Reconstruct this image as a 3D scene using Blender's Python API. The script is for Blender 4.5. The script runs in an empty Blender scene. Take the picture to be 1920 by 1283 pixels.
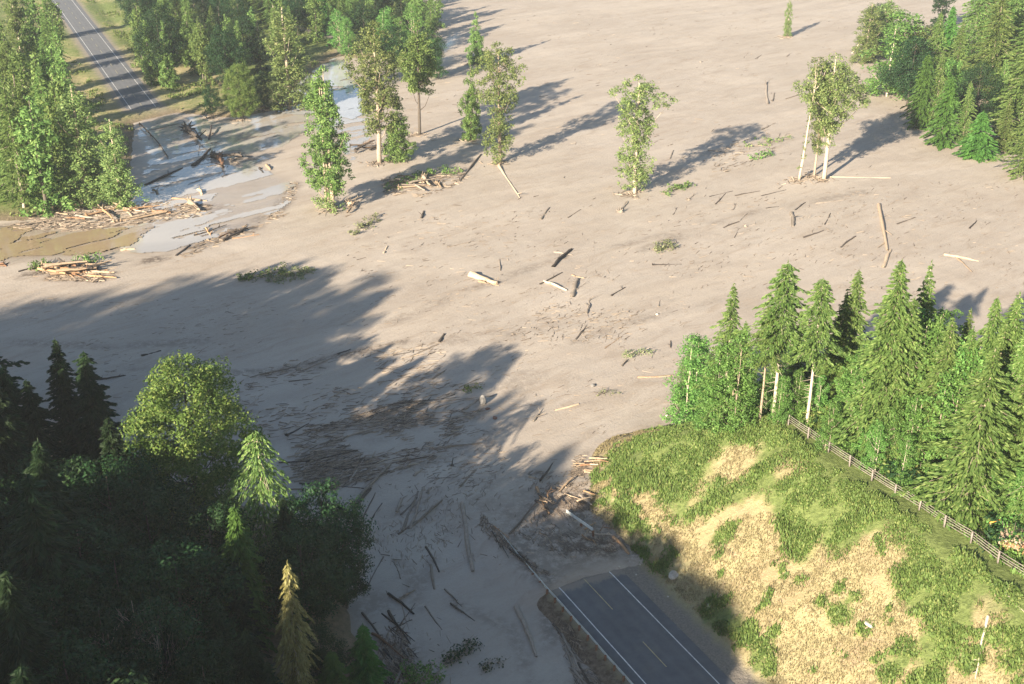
import bpy, math, random
import numpy as np
from mathutils import Vector, Matrix

# ------------------------------------------------------------------ camera, sky, sun, exposure
scn = bpy.context.scene
COL = scn.collection
W0, H0, F = 1920.0, 1283.0, 2300.0          # photograph size, focal length in photograph pixels
CAM_H, PITCH = 93.0, math.radians(25.0)
cam = bpy.data.cameras.new('camera'); camo = bpy.data.objects.new('camera', cam); COL.objects.link(camo)
cam.sensor_width = 36.0; cam.lens = 36.0 * F / W0; cam.clip_start = 1.0; cam.clip_end = 20000.0
camo.location = (0, 0, CAM_H); camo.rotation_euler = (math.pi / 2 - PITCH, 0, 0)
scn.camera = camo

SUN_EL, SUN_AZ = math.radians(20.5), math.radians(33.0)     # shadows run 33 deg right of the view direction
world = bpy.data.worlds.new('World'); scn.world = world; world.use_nodes = True
wn = world.node_tree; bg = wn.nodes['Background']
sky = wn.nodes.new('ShaderNodeTexSky'); sky.sky_type = 'NISHITA'; sky.sun_disc = False
sky.sun_elevation = SUN_EL; sky.sun_rotation = math.pi + SUN_AZ; sky.air_density = 1.0; sky.dust_density = 0.6; sky.altitude = 100
wn.links.new(sky.outputs[0], bg.inputs[0]); bg.inputs[1].default_value = 0.051
sun = bpy.data.lights.new('sun', 'SUN'); sun.energy = 5.0; sun.angle = math.radians(0.55); sun.color = (1.0, 0.86, 0.67)
suno = bpy.data.objects.new('sun', sun); COL.objects.link(suno)
SDIR = Vector((math.sin(SUN_AZ) * math.cos(SUN_EL), math.cos(SUN_AZ) * math.cos(SUN_EL), -math.sin(SUN_EL)))
suno.rotation_euler = SDIR.to_track_quat('-Z', 'Y').to_euler(); suno.location = (-200, -300, 200)
scn.view_settings.view_transform = 'Standard'; scn.view_settings.look = 'None'
scn.view_settings.exposure = 1.80; scn.view_settings.gamma = 1.0
scn.cycles.max_bounces = 6; scn.cycles.diffuse_bounces = 3; scn.cycles.glossy_bounces = 2; scn.cycles.transmission_bounces = 3
scn.cycles.transparent_max_bounces = 4; scn.cycles.volume_bounces = 1

# ------------------------------------------------------------------ maths helpers
CP, SP = math.cos(PITCH), math.sin(PITCH)
def P(px, py, z=0.0):
    """point of the world at height z seen at photograph pixel (px, py)"""
    u, v = (px - W0 / 2) / F, (py - H0 / 2) / F
    dx, dy, dz = u, CP - v * SP, -SP - v * CP
    k = (z - CAM_H) / dz
    return np.array([dx * k, dy * k, z])
def pxper(x, y, z=0.0):
    return F / (y * CP + (CAM_H - z) * SP)

def _hash(ix, iy, seed):
    h = (ix.astype(np.int64) * 374761393 + iy.astype(np.int64) * 668265263 + seed * 1442695041) & 0x7fffffff
    h = ((h ^ (h >> 13)) * 1274126177) & 0x7fffffff
    return ((h ^ (h >> 16)) & 0xffff) / 65535.0
def vnoise(x, y, seed=0):
    x = np.asarray(x, float); y = np.asarray(y, float)
    ix, iy = np.floor(x), np.floor(y); fx, fy = x - ix, y - iy
    fx = fx * fx * (3 - 2 * fx); fy = fy * fy * (3 - 2 * fy)
    a, b = _hash(ix, iy, seed), _hash(ix + 1, iy, seed); c, d = _hash(ix, iy + 1, seed), _hash(ix + 1, iy + 1, seed)
    return (a + (b - a) * fx) * (1 - fy) + (c + (d - c) * fx) * fy
def fbm(x, y, seed=0, oct=4):
    s, a, t = 0, .5, 0
    for i in range(oct):
        s = s + a * vnoise(np.asarray(x) * 2 ** i, np.asarray(y) * 2 ** i, seed + i * 17); t += a; a *= .5
    return s / t - .5
def sstep(a, b, x):
    t = np.clip((x - a) / (b - a), 0, 1); return t * t * (3 - 2 * t)
def polydist(x, y, poly):
    """signed distance to a polygon, positive inside"""
    x = np.asarray(x, float); y = np.asarray(y, float)
    d = np.full(x.shape, 1e9); ins = np.zeros(x.shape, bool)
    n = len(poly)
    for i in range(n):
        ax, ay = poly[i][:2]; bx, by = poly[(i + 1) % n][:2]
        ex, ey = bx - ax, by - ay
        t = np.clip(((x - ax) * ex + (y - ay) * ey) / (ex * ex + ey * ey + 1e-9), 0, 1)
        d = np.minimum(d, np.hypot(x - ax - t * ex, y - ay - t * ey))
        c = ((ay > y) != (by > y)) & (x < (bx - ax) * (y - ay) / (by - ay + 1e-12) + ax)
        ins ^= c
    return np.where(ins, d, -d)

# ------------------------------------------------------------------ object helpers
def mesh_np(name, verts, faces, mat, smooth=False, attrs=None, matidx=None):
    """faces: (n,k) int array, or list of such arrays"""
    me = bpy.data.meshes.new(name)
    verts = np.asarray(verts, np.float32)
    fl = faces if isinstance(faces, list) else [faces]
    fl = [np.asarray(f, np.int32) for f in fl if len(f)]
    me.vertices.add(len(verts)); me.vertices.foreach_set('co', verts.ravel())
    loops = np.concatenate([f.ravel() for f in fl]); tot = np.concatenate([np.full(len(f), f.shape[1], np.int32) for f in fl])
    me.loops.add(len(loops)); me.loops.foreach_set('vertex_index', loops)
    me.polygons.add(len(tot)); me.polygons.foreach_set('loop_start', np.concatenate([[0], np.cumsum(tot)[:-1]]).astype(np.int32))
    me.polygons.foreach_set('loop_total', tot)
    me.update(calc_edges=True)
    if smooth: me.polygons.foreach_set('use_smooth', np.ones(len(tot), bool))
    for m in (mat if isinstance(mat, list) else [mat]): me.materials.append(m)
    if matidx is not None: me.polygons.foreach_set('material_index', np.asarray(matidx, np.int32))
    for k, v in (attrs or {}).items():
        a = me.attributes.new(k, 'FLOAT', 'POINT'); a.data.foreach_set('value', np.asarray(v, np.float32).ravel())
    me.validate()
    return me
def link(name, me, parent=None, loc=(0, 0, 0), rot=(0, 0, 0), scale=(1, 1, 1)):
    o = bpy.data.objects.new(name, me); COL.objects.link(o)
    o.parent = parent; o.location = loc; o.rotation_euler = rot; o.scale = scale
    return o
def tag(o, label=None, cat=None, group=None, kind=None):
    if label: o['label'] = label
    if cat: o['category'] = cat
    if group: o['group'] = group
    if kind: o['kind'] = kind
    return o

class MB:
    def __init__(self): self.v = []; self.q = []; self.n = 0
    def add(self, v, q):
        v = np.asarray(v, float); self.v.append(v); self.q.append(np.asarray(q) + self.n); self.n += len(v)
    def tube(self, pts, rad, sides=6, cap=True, jit=0.0, rng=None):
        pts = np.asarray(pts, float); n = len(pts)
        rad = np.broadcast_to(np.asarray(rad, float), (n,))
        tan = np.gradient(pts, axis=0); tan /= np.linalg.norm(tan, axis=1)[:, None] + 1e-9
        up = np.array([0, 0, 1.0]) if abs(tan[0, 2]) < .8 else np.array([1.0, 0, 0])
        V = []
        for i in range(n):
            a = np.cross(tan[i], up); a /= np.linalg.norm(a) + 1e-9; b = np.cross(tan[i], a)
            th = np.linspace(0, 2 * math.pi, sides, endpoint=False)
            r = rad[i] * (1 + (rng.uniform(-jit, jit, sides) if rng is not None else 0))
            V.append(pts[i] + (np.cos(th) * r)[:, None] * a + (np.sin(th) * r)[:, None] * b)
        V = np.concatenate(V); Q = []
        for i in range(n - 1):
            for k in range(sides):
                k2 = (k + 1) % sides
                Q.append([i * sides + k, i * sides + k2, (i + 1) * sides + k2, (i + 1) * sides + k])
        if cap:
            V = np.vstack([V, pts[0], pts[-1]]); c0, c1 = len(V) - 2, len(V) - 1
            for k in range(0, sides, 2):
                Q.append([c0, (k + 2) % sides, k + 1, k]); Q.append([c1, (n - 1) * sides + k, (n - 1) * sides + k + 1, (n - 1) * sides + (k + 2) % sides])
        self.add(V, Q)
    def box(self, c, s, R=None):
        x, y, z = np.array(s) / 2
        v = np.array([[-x, -y, -z], [x, -y, -z], [x, y, -z], [-x, y, -z], [-x, -y, z], [x, -y, z], [x, y, z], [-x, y, z]])
        if R is not None: v = v @ np.asarray(R).T
        self.add(v + np.array(c), [[0, 3, 2, 1], [4, 5, 6, 7], [0, 1, 5, 4], [1, 2, 6, 5], [2, 3, 7, 6], [3, 0, 4, 7]])
    def mesh(self, name, mat, smooth=False):
        return mesh_np(name, np.concatenate(self.v), np.concatenate(self.q), mat, smooth)

# ------------------------------------------------------------------ materials
def newmat(name):
    m = bpy.data.materials.new(name); m.use_nodes = True
    nt = m.node_tree; b = nt.nodes['Principled BSDF']; return m, nt, b
def N(nt, t, **kw):
    n = nt.nodes.new(t)
    for k, v in kw.items(): setattr(n, k, v)
    return n
def ramp(nt, fac, stops):
    r = N(nt, 'ShaderNodeValToRGB'); e = r.color_ramp.elements
    while len(e) < len(stops): e.new(0.5)
    for i, (p, c) in enumerate(stops):
        e[i].position = p; e[i].color = (c[0], c[1], c[2], 1) if not isinstance(c, float) else (c, c, c, 1)
    nt.links.new(fac, r.inputs[0]); return r.outputs[0]
def noise(nt, scale, detail=4, rough=.6, vec=None, dist=0):
    n = N(nt, 'ShaderNodeTexNoise'); n.inputs['Scale'].default_value = scale; n.inputs['Detail'].default_value = detail
    n.inputs['Roughness'].default_value = rough; n.inputs['Distortion'].default_value = dist
    if vec is not None: nt.links.new(vec, n.inputs['Vector'])
    return n.outputs['Fac']
def wpos(nt, scale=(1, 1, 1), rot=0.0):
    g = N(nt, 'ShaderNodeNewGeometry'); m = N(nt, 'ShaderNodeMapping'); r = N(nt, 'ShaderNodeMapping')
    m.inputs['Scale'].default_value = scale; r.inputs['Rotation'].default_value = (0, 0, -rot)
    nt.links.new(g.outputs['Position'], r.inputs['Vector']); nt.links.new(r.outputs[0], m.inputs['Vector']); return m.outputs[0]
def opos(nt):
    return N(nt, 'ShaderNodeTexCoord').outputs['Object']
def mix(nt, f, a, b, mode='MIX'):
    m = N(nt, 'ShaderNodeMix', data_type='RGBA', blend_type=mode)
    for s, v in ((m.inputs[0], f), (m.inputs[6], a), (m.inputs[7], b)):
        if hasattr(v, 'links') or isinstance(v, bpy.types.NodeSocket): nt.links.new(v, s)
        elif isinstance(v, (int, float)): s.default_value = v
        else: s.default_value = (v[0], v[1], v[2], 1)
    return m.outputs[2]
def attr(nt, name): return N(nt, 'ShaderNodeAttribute', attribute_name=name).outputs['Fac']
def bump(nt, b, h, strength=.5, dist=.1, prev=None):
    n = N(nt, 'ShaderNodeBump'); n.inputs['Strength'].default_value = strength; n.inputs['Distance'].default_value = dist
    nt.links.new(h, n.inputs['Height'])
    if prev is not None: nt.links.new(prev, n.inputs['Normal'])
    if b is not None: nt.links.new(n.outputs[0], b.inputs['Normal'])
    return n.outputs[0]
def math_(nt, op, a, b=0.0, clamp=False):
    m = N(nt, 'ShaderNodeMath', operation=op, use_clamp=clamp)
    for s, v in ((m.inputs[0], a), (m.inputs[1], b)):
        if isinstance(v, bpy.types.NodeSocket): nt.links.new(v, s)
        else: s.default_value = v
    return m.outputs[0]

def leafmat(name, dark, light, young=None, transl=.35, rough=.6):
    """foliage: colour varies by leaf, by tree and in soft clumps"""
    m, nt, b = newmat(name)
    g = N(nt, 'ShaderNodeNewGeometry'); oi = N(nt, 'ShaderNodeObjectInfo')
    r1 = g.outputs['Random Per Island']
    nz = noise(nt, .45, 3, .6, opos(nt))
    f = math_(nt, 'ADD', math_(nt, 'MULTIPLY', r1, .5), math_(nt, 'MULTIPLY', math_(nt, 'SUBTRACT', nz, .35), 1.3), True)
    c = ramp(nt, f, [(0, dark), (.9, light)])
    if young:
        c = mix(nt, math_(nt, 'MULTIPLY', math_(nt, 'GREATER_THAN', r1, .82), .6), c, young)
    hsv = N(nt, 'ShaderNodeHueSaturation'); nt.links.new(c, hsv.inputs['Color'])
    nt.links.new(math_(nt, 'ADD', math_(nt, 'MULTIPLY', oi.outputs['Random'], .035), .483), hsv.inputs['Hue'])
    nt.links.new(math_(nt, 'ADD', math_(nt, 'MULTIPLY', oi.outputs['Random'], .45), .78), hsv.inputs['Value'])
    out = hsv.outputs[0]
    nt.links.new(out, b.inputs['Base Color']); b.inputs['Roughness'].default_value = rough
    b.inputs['Specular IOR Level'].default_value = .25
    tr = N(nt, 'ShaderNodeBsdfTranslucent'); nt.links.new(out, tr.inputs['Color'])
    ms = N(nt, 'ShaderNodeMixShader'); ms.inputs[0].default_value = transl
    nt.links.new(b.outputs[0], ms.inputs[1]); nt.links.new(tr.outputs[0], ms.inputs[2])
    nt.links.new(ms.outputs[0], nt.nodes['Material Output'].inputs['Surface'])
    return m
M = {}
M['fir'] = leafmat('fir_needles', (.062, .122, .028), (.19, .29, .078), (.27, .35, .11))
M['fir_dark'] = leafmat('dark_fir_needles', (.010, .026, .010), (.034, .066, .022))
M['cotton'] = leafmat('cottonwood_leaves', (.080, .135, .038), (.23, .30, .10), (.32, .36, .14))
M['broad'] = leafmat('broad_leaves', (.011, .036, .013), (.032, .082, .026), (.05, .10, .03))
M['maple'] = leafmat('maple_leaves', (.055, .105, .022), (.155, .225, .050), (.26, .30, .085))
M['alder'] = leafmat('alder_leaves', (.060, .145, .032), (.16, .31, .070), (.22, .36, .10))
M['cedar'] = leafmat('cedar_sprays', (.040, .11, .022), (.11, .24, .045))
M['yellow'] = leafmat('yellowing_sprays', (.21, .20, .06), (.42, .42, .15), (.50, .49, .22))
M['grassleaf'] = leafmat('grass_blades', (.075, .125, .028), (.185, .265, .070), (.27, .29, .10))
M['straw'] = leafmat('straw_blades', (.27, .235, .12), (.37, .33, .17))
M['mudleaf'] = leafmat('muddy_leaves', (.11, .14, .06), (.27, .29, .15))

def barkmat(name, c0, c1, scale=3.0):
    m, nt, b = newmat(name)
    oi = N(nt, 'ShaderNodeObjectInfo')
    mp = N(nt, 'ShaderNodeMapping'); mp.inputs['Scale'].default_value = (1, 1, 1); nt.links.new(wpos(nt), mp.inputs[0])
    nz = noise(nt, scale, 5, .7, mp.outputs[0])
    f = math_(nt, 'ADD', math_(nt, 'MULTIPLY', nz, .8), math_(nt, 'MULTIPLY', math_(nt, 'SUBTRACT', oi.outputs['Random'], .5), .5), True)
    nt.links.new(ramp(nt, f, [(.2, c0), (.75, c1)]), b.inputs['Base Color']); b.inputs['Roughness'].default_value = .9
    bump(nt, b, nz, .6, .05)
    return m
M['bark_dark'] = barkmat('dark_bark', (.045, .036, .028), (.15, .125, .10))
M['bark_pale'] = barkmat('pale_bark', (.28, .22, .16), (.58, .50, .41))
M['wood_tan'] = barkmat('peeled_wood', (.26, .185, .12), (.54, .43, .31))
M['wood_orange'] = barkmat('broken_orange_wood', (.19, .10, .055), (.46, .29, .16))
M['wood_mud'] = barkmat('muddy_wood', (.17, .14, .11), (.40, .34, .28), 1.5)
M['wood_dark'] = barkmat('wet_dark_wood', (.040, .032, .027), (.13, .105, .085))

def mudmat():
    m, nt, b = newmat('mud')
    wet, dirt = attr(nt, 'wet'), attr(nt, 'churn')
    p = wpos(nt); ps = wpos(nt, (.10, .34, 1), math.radians(42))
    n1 = noise(nt, .035, 5, .6, p); n2 = noise(nt, .9, 6, .72, ps, .8); n3 = noise(nt, 2.2, 5, .7, p); n4 = noise(nt, .22, 5, .65, ps, .6)
    c = ramp(nt, n1, [(.3, (.355, .308, .258)), (.7, (.425, .374, .318))])
    c = mix(nt, math_(nt, 'MULTIPLY', ramp(nt, n4, [(.42, 0.0), (.62, 1.0)]), .35), c, (.30, .245, .19))
    c = mix(nt, math_(nt, 'MULTIPLY', ramp(nt, n2, [(.52, 0.0), (.64, 1.0)]), .38), c, (.25, .19, .135))
    c = mix(nt, math_(nt, 'MULTIPLY', ramp(nt, n3, [(.56, 0.0), (.70, 1.0)]), .55), c, (.22, .165, .12))
    n7 = noise(nt, .06, 8, .75, p, 1.0)
    c = mix(nt, math_(nt, 'MULTIPLY', ramp(nt, n7, [(.45, 0.0), (.62, 1.0)]), .35), c, (.31, .255, .205))
    n5 = noise(nt, .50, 7, .7, wpos(nt, (.05, .42, 1), math.radians(46)), 1.6)
    c = mix(nt, math_(nt, 'MULTIPLY', ramp(nt, n5, [(.47, 0.0), (.50, 1.0), (.56, 0.0)]), .14), c, (.24, .19, .145))
    n6 = noise(nt, .16, 6, .6, wpos(nt, (.12, .5, 1), math.radians(38)), 1.2)
    c = mix(nt, math_(nt, 'MULTIPLY', ramp(nt, n6, [(.50, 0.0), (.62, 1.0)]), .30), c, (.47, .41, .34))
    # trails of churned debris and darker soil
    c = mix(nt, math_(nt, 'MULTIPLY', dirt, ramp(nt, noise(nt, .8, 7, .78, p), [(.40, 0.0), (.54, 1.0)])), c, (.085, .06, .042))
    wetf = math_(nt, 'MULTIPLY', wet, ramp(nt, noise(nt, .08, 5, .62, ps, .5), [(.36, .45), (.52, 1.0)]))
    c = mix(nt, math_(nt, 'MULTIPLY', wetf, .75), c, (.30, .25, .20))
    nt.links.new(c, b.inputs['Base Color'])
    r = math_(nt, 'SUBTRACT', .74, math_(nt, 'MULTIPLY', wetf, .56)); nt.links.new(r, b.inputs['Roughness'])
    b.inputs['Specular IOR Level'].default_value = .5
    rough = math_(nt, 'SUBTRACT', 1.0, wetf)
    h = math_(nt, 'MULTIPLY', math_(nt, 'ADD', math_(nt, 'ADD', math_(nt, 'MULTIPLY', n2, 1.0), math_(nt, 'MULTIPLY', n5, .4)), math_(nt, 'MULTIPLY', n3, .5)), rough)
    bump(nt, b, h, .55, .30)
    return m
M['mud'] = mudmat()

def groundmat():
    """dry grass, green grass and bare soil, laid out by vertex attributes of the terrain"""
    m, nt, b = newmat('grassy_ground')
    gr, gv, so = attr(nt, 'green'), attr(nt, 'gravel'), attr(nt, 'soil')
    p = wpos(nt)
    a = noise(nt, .12, 6, .7, p); f = noise(nt, 1.6, 6, .75, p); q = noise(nt, .5, 5, .7, p)
    straw = ramp(nt, a, [(.30, (.265, .205, .12)), (.52, (.325, .285, .15)), (.75, (.39, .35, .20))])
    straw = mix(nt, ramp(nt, f, [(.50, 0.0), (.66, .75)]), straw, (.33, .245, .14))
    straw = mix(nt, math_(nt, 'MULTIPLY', ramp(nt, q, [(.54, 0.0), (.70, 1.0)]), .7), straw, (.36, .26, .18))
    straw = mix(nt, math_(nt, 'MULTIPLY', ramp(nt, noise(nt, 5.0, 4, .8, p), [(.5, 0.0), (.62, 1.0)]), .4), straw, (.48, .43, .27))
    green = ramp(nt, f, [(.35, (.085, .115, .035)), (.65, (.19, .235, .08))])
    gm = math_(nt, 'ADD', gr, math_(nt, 'MULTIPLY', math_(nt, 'SUBTRACT', q, .5), 1.3))
    c = mix(nt, ramp(nt, gm, [(.30, 0.0), (.80, 1.0)]), straw, green)
    soil = ramp(nt, f, [(.35, (.10, .072, .048)), (.65, (.26, .20, .145))])
    c = mix(nt, so, c, soil)
    grav = ramp(nt, noise(nt, 3.5, 6, .8, p), [(.3, (.16, .14, .12)), (.7, (.34, .30, .255))])
    c = mix(nt, gv, c, grav)
    nt.links.new(c, b.inputs['Base Color']); b.inputs['Roughness'].default_value = .95; b.inputs['Specular IOR Level'].default_value = .1
    bump(nt, b, math_(nt, 'ADD', f, q), .8, .35)
    return m
M['ground'] = groundmat()

def asphaltmat():
    m, nt, b = newmat('asphalt')
    p = wpos(nt)
    al = wpos(nt, (1, 1, 1), 0)
    c = ramp(nt, noise(nt, .6, 7, .75, p), [(.3, (.082, .088, .098)), (.7, (.132, .138, .150))])
    tr = attr(nt, 'track')
    c = mix(nt, math_(nt, 'MULTIPLY', tr, .45), c, (.15, .15, .155))
    c = mix(nt, math_(nt, 'MULTIPLY', ramp(nt, noise(nt, .22, 5, .7, p), [(.55, 0.0), (.75, 1.0)]), .45), c, (.20, .18, .155))
    du = attr(nt, 'dust'); dn = noise(nt, .9, 7, .75, p)
    c = mix(nt, ramp(nt, math_(nt, 'ADD', du, math_(nt, 'MULTIPLY', math_(nt, 'SUBTRACT', dn, .5), 1.2)), [(.45, 0.0), (.75, .85)]), c, (.27, .225, .18))
    nt.links.new(c, b.inputs['Base Color']); b.inputs['Roughness'].default_value = .85
    bump(nt, b, noise(nt, 8, 4, .7, p), .3, .02)
    return m
M['asphalt'] = asphaltmat()
def simple(name, c0, c1, scale=2.0, rough=.7, metal=0.0, lo=.35, hi=.65):
    m, nt, b = newmat(name)
    nz = noise(nt, scale, 5, .7, wpos(nt))
    nt.links.new(ramp(nt, nz, [(lo, c0), (hi, c1)]), b.inputs['Base Color']); b.inputs['Roughness'].default_value = rough
    b.inputs['Metallic'].default_value = metal; bump(nt, b, nz, .2, .02)
    return m
M['white_paint'] = simple('worn_white_paint', (.50, .50, .50), (.80, .80, .78), 1.5, .7)
M['yellow_paint'] = simple('worn_yellow_paint', (.30, .27, .17), (.52, .44, .22), 1.5, .7)
M['steel'] = simple('galvanised_steel', (.50, .54, .53), (.70, .74, .72), .8, .5, .10)
M['rust_post'] = simple('rusty_brown_post', (.13, .06, .035), (.26, .13, .075), 2)
M['fence_wood'] = simple('weathered_fence_wood', (.14, .12, .105), (.28, .245, .215), 2.5, .9)
M['orange_paint'] = simple('orange_paint', (.62, .30, .05), (.78, .42, .08), 2, .6)
M['boards'] = simple('grey_boards', (.22, .15, .10), (.46, .36, .27), 1.5, .9)
M['roofboard'] = simple('orange_cedar_boards', (.24, .12, .06), (.42, .23, .12), 1.5, .9)
M['rock'] = simple('pale_rock', (.34, .30, .25), (.58, .53, .46), 1.2, .9)
M['greyrock'] = simple('grey_rock', (.12, .115, .11), (.22, .21, .20), 1.2, .9)
M['red_rust'] = simple('rusty_red_metal', (.16, .07, .045), (.24, .11, .07), 2, .8)

# ------------------------------------------------------------------ the lie of the land
RZ = 0.55                                              # level of the road bed
O2 = P(1195, 1193, RZ)[:2]; FAR0 = P(272, 207, RZ)[:2]; FAR1 = P(117, 0, RZ)[:2]
D = (FAR0 - O2); D /= np.linalg.norm(D); T = np.array([D[1], -D[0]])
D2 = (FAR1 - FAR0); D2 /= np.linalg.norm(D2); T2 = np.array([D2[1], -D2[0]])
def st(x, y):
    rx, ry = x - O2[0], y - O2[1]; return rx * D[0] + ry * D[1], rx * T[0] + ry * T[1]
def st2(x, y):
    rx, ry = x - FAR0[0], y - FAR0[1]; return rx * D2[0] + ry * D2[1], rx * T2[0] + ry * T2[1]
def xy(s, t): return np.asarray(s)[..., None] * D + np.asarray(t)[..., None] * T + O2
HILL = 14.0

def mud_h(x, y):
    s, t = st(x, y)
    r = x * .743 + y * .669; q = -x * .669 + y * .743
    wv = 5 * fbm(x / 40, y / 40, 15, 3); h = .30 * fbm(r / 60, q / 14, 3, 4) + .22 * fbm(r / 16, (q + wv * 2) / 3.2, 9, 4) + .10 * fbm(x / 1.3, y / 1.3, 5, 2)
    e = 11.6 + 2.2 * fbm(x / 4, y / 4, 21, 3) + .10 * (t + 2) - .12 * np.maximum(t - 3, 0) ** 1.7
    mound = (.92 + .5 * fbm(x / 5, y / 5, 31, 4)) * sstep(e - .2, e + 1.8, s) * (1 - sstep(28, 52, s)) * sstep(-11, -6, t) * (1 - sstep(26, 34, t))
    return h + mound
def hill_h(x, y):
    s, t = st(x, y)
    tw = t + 1.6 * fbm(x / 11, y / 11, 41, 3)
    a = HILL * np.clip((tw - 8.3 - .62 * np.maximum(s - 26, 0)) / 22.0, -.3, 1.0)
    b = HILL * np.clip((43 - .05 * t + 3 * fbm(x / 9, y / 9, 43, 3) - s) / 25.0, -.5, 1.0)
    k = 3.0
    hh = np.clip(.5 + .5 * (b - a) / k, 0, 1); h = b + (a - b) * hh - k * hh * (1 - hh) + .45
    h = h + sstep(.5, 3, h) * (.9 * fbm(x / 7, y / 7, 45, 4) + .25 * fbm(x / 1.4, y / 1.4, 47, 3))
    # the road bed and its fill slope
    bed = RZ - .45 * np.maximum(-t - 6.3, 0) + .10 * fbm(x / 2, y / 2, 49, 3) * (np.abs(t) > 5.2)
    bed = np.where(s > 16, bed - .2 * (s - 16), bed)
    bed = np.maximum(bed, -3)
    return np.where(t < 7.2, bed, np.maximum(h, np.where(t < 9.5, bed - .15 * (t - 7.2), -3)))
BLUFF = [P(-160, 690)[:2], P(-40, 765)[:2], P(120, 800)[:2], P(300, 900)[:2], P(480, 960)[:2], P(600, 1020)[:2], P(640, 1110)[:2], P(655, 1190)[:2], P(690, 1290)[:2],
         P(900, 1500)[:2], P(980, 1700)[:2], (-12, 20), (-30, -200), (-500, -200), (-500, 230), P(-700, 620)[:2]]
def bluff_h(x, y):
    d = polydist(x, y, BLUFF) + 3 * fbm(x / 10, y / 10, 51, 3)
    up = -(x * math.sin(SUN_AZ) + y * math.cos(SUN_AZ))       # grows towards the sun
    rise = .48 * np.maximum(-x - 68, 0) + .5 * np.maximum(up + 28, 0) * sstep(-5, -60, x)
    return np.clip(d * .35, -2, 3.0) + np.clip(rise, 0, 38) * sstep(4, 35, d) * sstep(195, 105, y) + .8 * fbm(x / 9, y / 9, 53, 3) * (d > 3)
LAND = [P(-500, 440)[:2], P(-100, 418)[:2], P(60, 412)[:2], P(170, 384)[:2], P(240, 365)[:2], P(250, 300)[:2], P(258, 232)[:2], P(330, 214)[:2], P(380, 218)[:2],
        P(450, 222)[:2], P(520, 207)[:2], P(548, 170)[:2], P(600, 128)[:2], P(632, 104)[:2], P(700, 112)[:2], P(820, 96)[:2], P(812, 40)[:2], P(790, 0)[:2], P(790, -60)[:2], (-60, 1100), (-900, 1100), (-900, 380)]
def land_h(x, y):
    d = polydist(x, y, LAND) + 3.0 * fbm(x / 12, y / 12, 61, 3)
    s, t = st2(x, y)
    h = np.clip(d * .16, -1.5, .9) + .5 * fbm(x / 14, y / 14, 63, 4) * sstep(2, 12, d)
    inroad = (1 - sstep(7, 12, np.abs(t))) * (1 - sstep(-2, 3, -s))
    ditch = -.7 * np.exp(-((np.abs(t) - 13) / 3.5) ** 2) * sstep(0, 20, s)
    return (h + ditch) * (1 - inroad) + (RZ + .02) * inroad
def ground(x, y):
    x = np.asarray(x, float); y = np.asarray(y, float)
    s, t = st(x, y)
    g = mud_h(x, y)
    g = np.maximum(g, np.where((s < 60) & (t > -14), hill_h(x, y), -9))
    return np.maximum(g, np.maximum(bluff_h(x, y), land_h(x, y)))
_K = np.concatenate([np.linspace(40, 400, 1100), np.linspace(401, 900, 500)])
def hit(px, py, lift=0.0):
    """where the line of sight through a photograph pixel meets the ground"""
    u, v = (px - W0 / 2) / F, (py - H0 / 2) / F
    dv = np.array([u, CP - v * SP, -SP - v * CP]); n = _K[:, None] * dv
    z = CAM_H + n[:, 2]; g = ground(n[:, 0], n[:, 1]) + lift
    i = np.argmax(z <= g)
    if not (z <= g).any(): return P(px, py, 0)
    i = max(i, 1); f = (z[i - 1] - g[i - 1]) / ((z[i - 1] - g[i - 1]) - (z[i] - g[i]) + 1e-9)
    p = n[i - 1] + (n[i] - n[i - 1]) * f
    return np.array([p[0], p[1], float(ground(p[0], p[1]))])
def toppt(px, py, h):
    """foot of a thing of height h whose top is seen at the pixel"""
    q = hit(px, py, lift=h); return q

def grid(name, xs, ys, hf, mat, attrs=None, keep=None):
    X, Y = np.meshgrid(xs, ys); Z = hf(X, Y); n, m_ = len(xs), len(ys)
    i = (np.arange(m_ - 1)[:, None] * n + np.arange(n - 1)[None, :]).ravel()
    q = np.stack([i, i + 1, i + n + 1, i + n], 1)
    V = np.stack([X.ravel(), Y.ravel(), Z.ravel()], 1)
    if keep is not None:
        k = keep(X, Y, Z).ravel(); q = q[k[q].any(1)]
    used = np.zeros(len(V), bool); used[q.ravel()] = True; idx = np.cumsum(used) - 1
    A = {k: f(X, Y, Z).ravel()[used] for k, f in (attrs or {}).items()}
    return mesh_np(name, V[used], idx[q], mat, True, A)
def axis(a, b, st_, lo, hi):
    core = list(np.arange(a, b, st_)); d = st_; c = core[-1]; up = []
    while c < hi: d *= 1.5; c += d; up.append(c)
    d = st_; c = a; dn = []
    while c > lo: d *= 1.5; c -= d; dn.append(c)
    return np.array(dn[::-1] + core + up)

WET1 = [P(*p)[:2] for p in [(258, 240), (300, 214), (360, 215), (420, 230), (560, 205), (585, 160), (610, 105), (650, 110), (690, 190), (700, 260), (660, 300), (590, 240), (480, 310), (560, 340), (550, 380), (480, 430), (360, 465), (260, 478), (0, 470), (-60, 500), (-60, 420), (60, 430), (240, 380), (270, 320)]]
WET2 = [P(*p)[:2] for p in [(560, 150), (625, 105), (650, 120), (690, 210), (660, 225), (590, 215), (500, 215)]]
WET3 = [P(*p)[:2] for p in [(-100, 425), (290, 425), (260, 465), (200, 480), (60, 485), (-100, 500)]]
WET4 = [P(*p)[:2] for p in [(760, 120), (860, 60), (850, 110), (790, 130)]]
WET_SHADE = [P(*p)[:2] for p in [(200, 700), (620, 680), (900, 740), (1000, 900), (1040, 1090), (1180, 1300), (600, 1350), (500, 950), (200, 860)]]  # channel mud: wet, and darkened in colour to deepen the shade there
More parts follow.
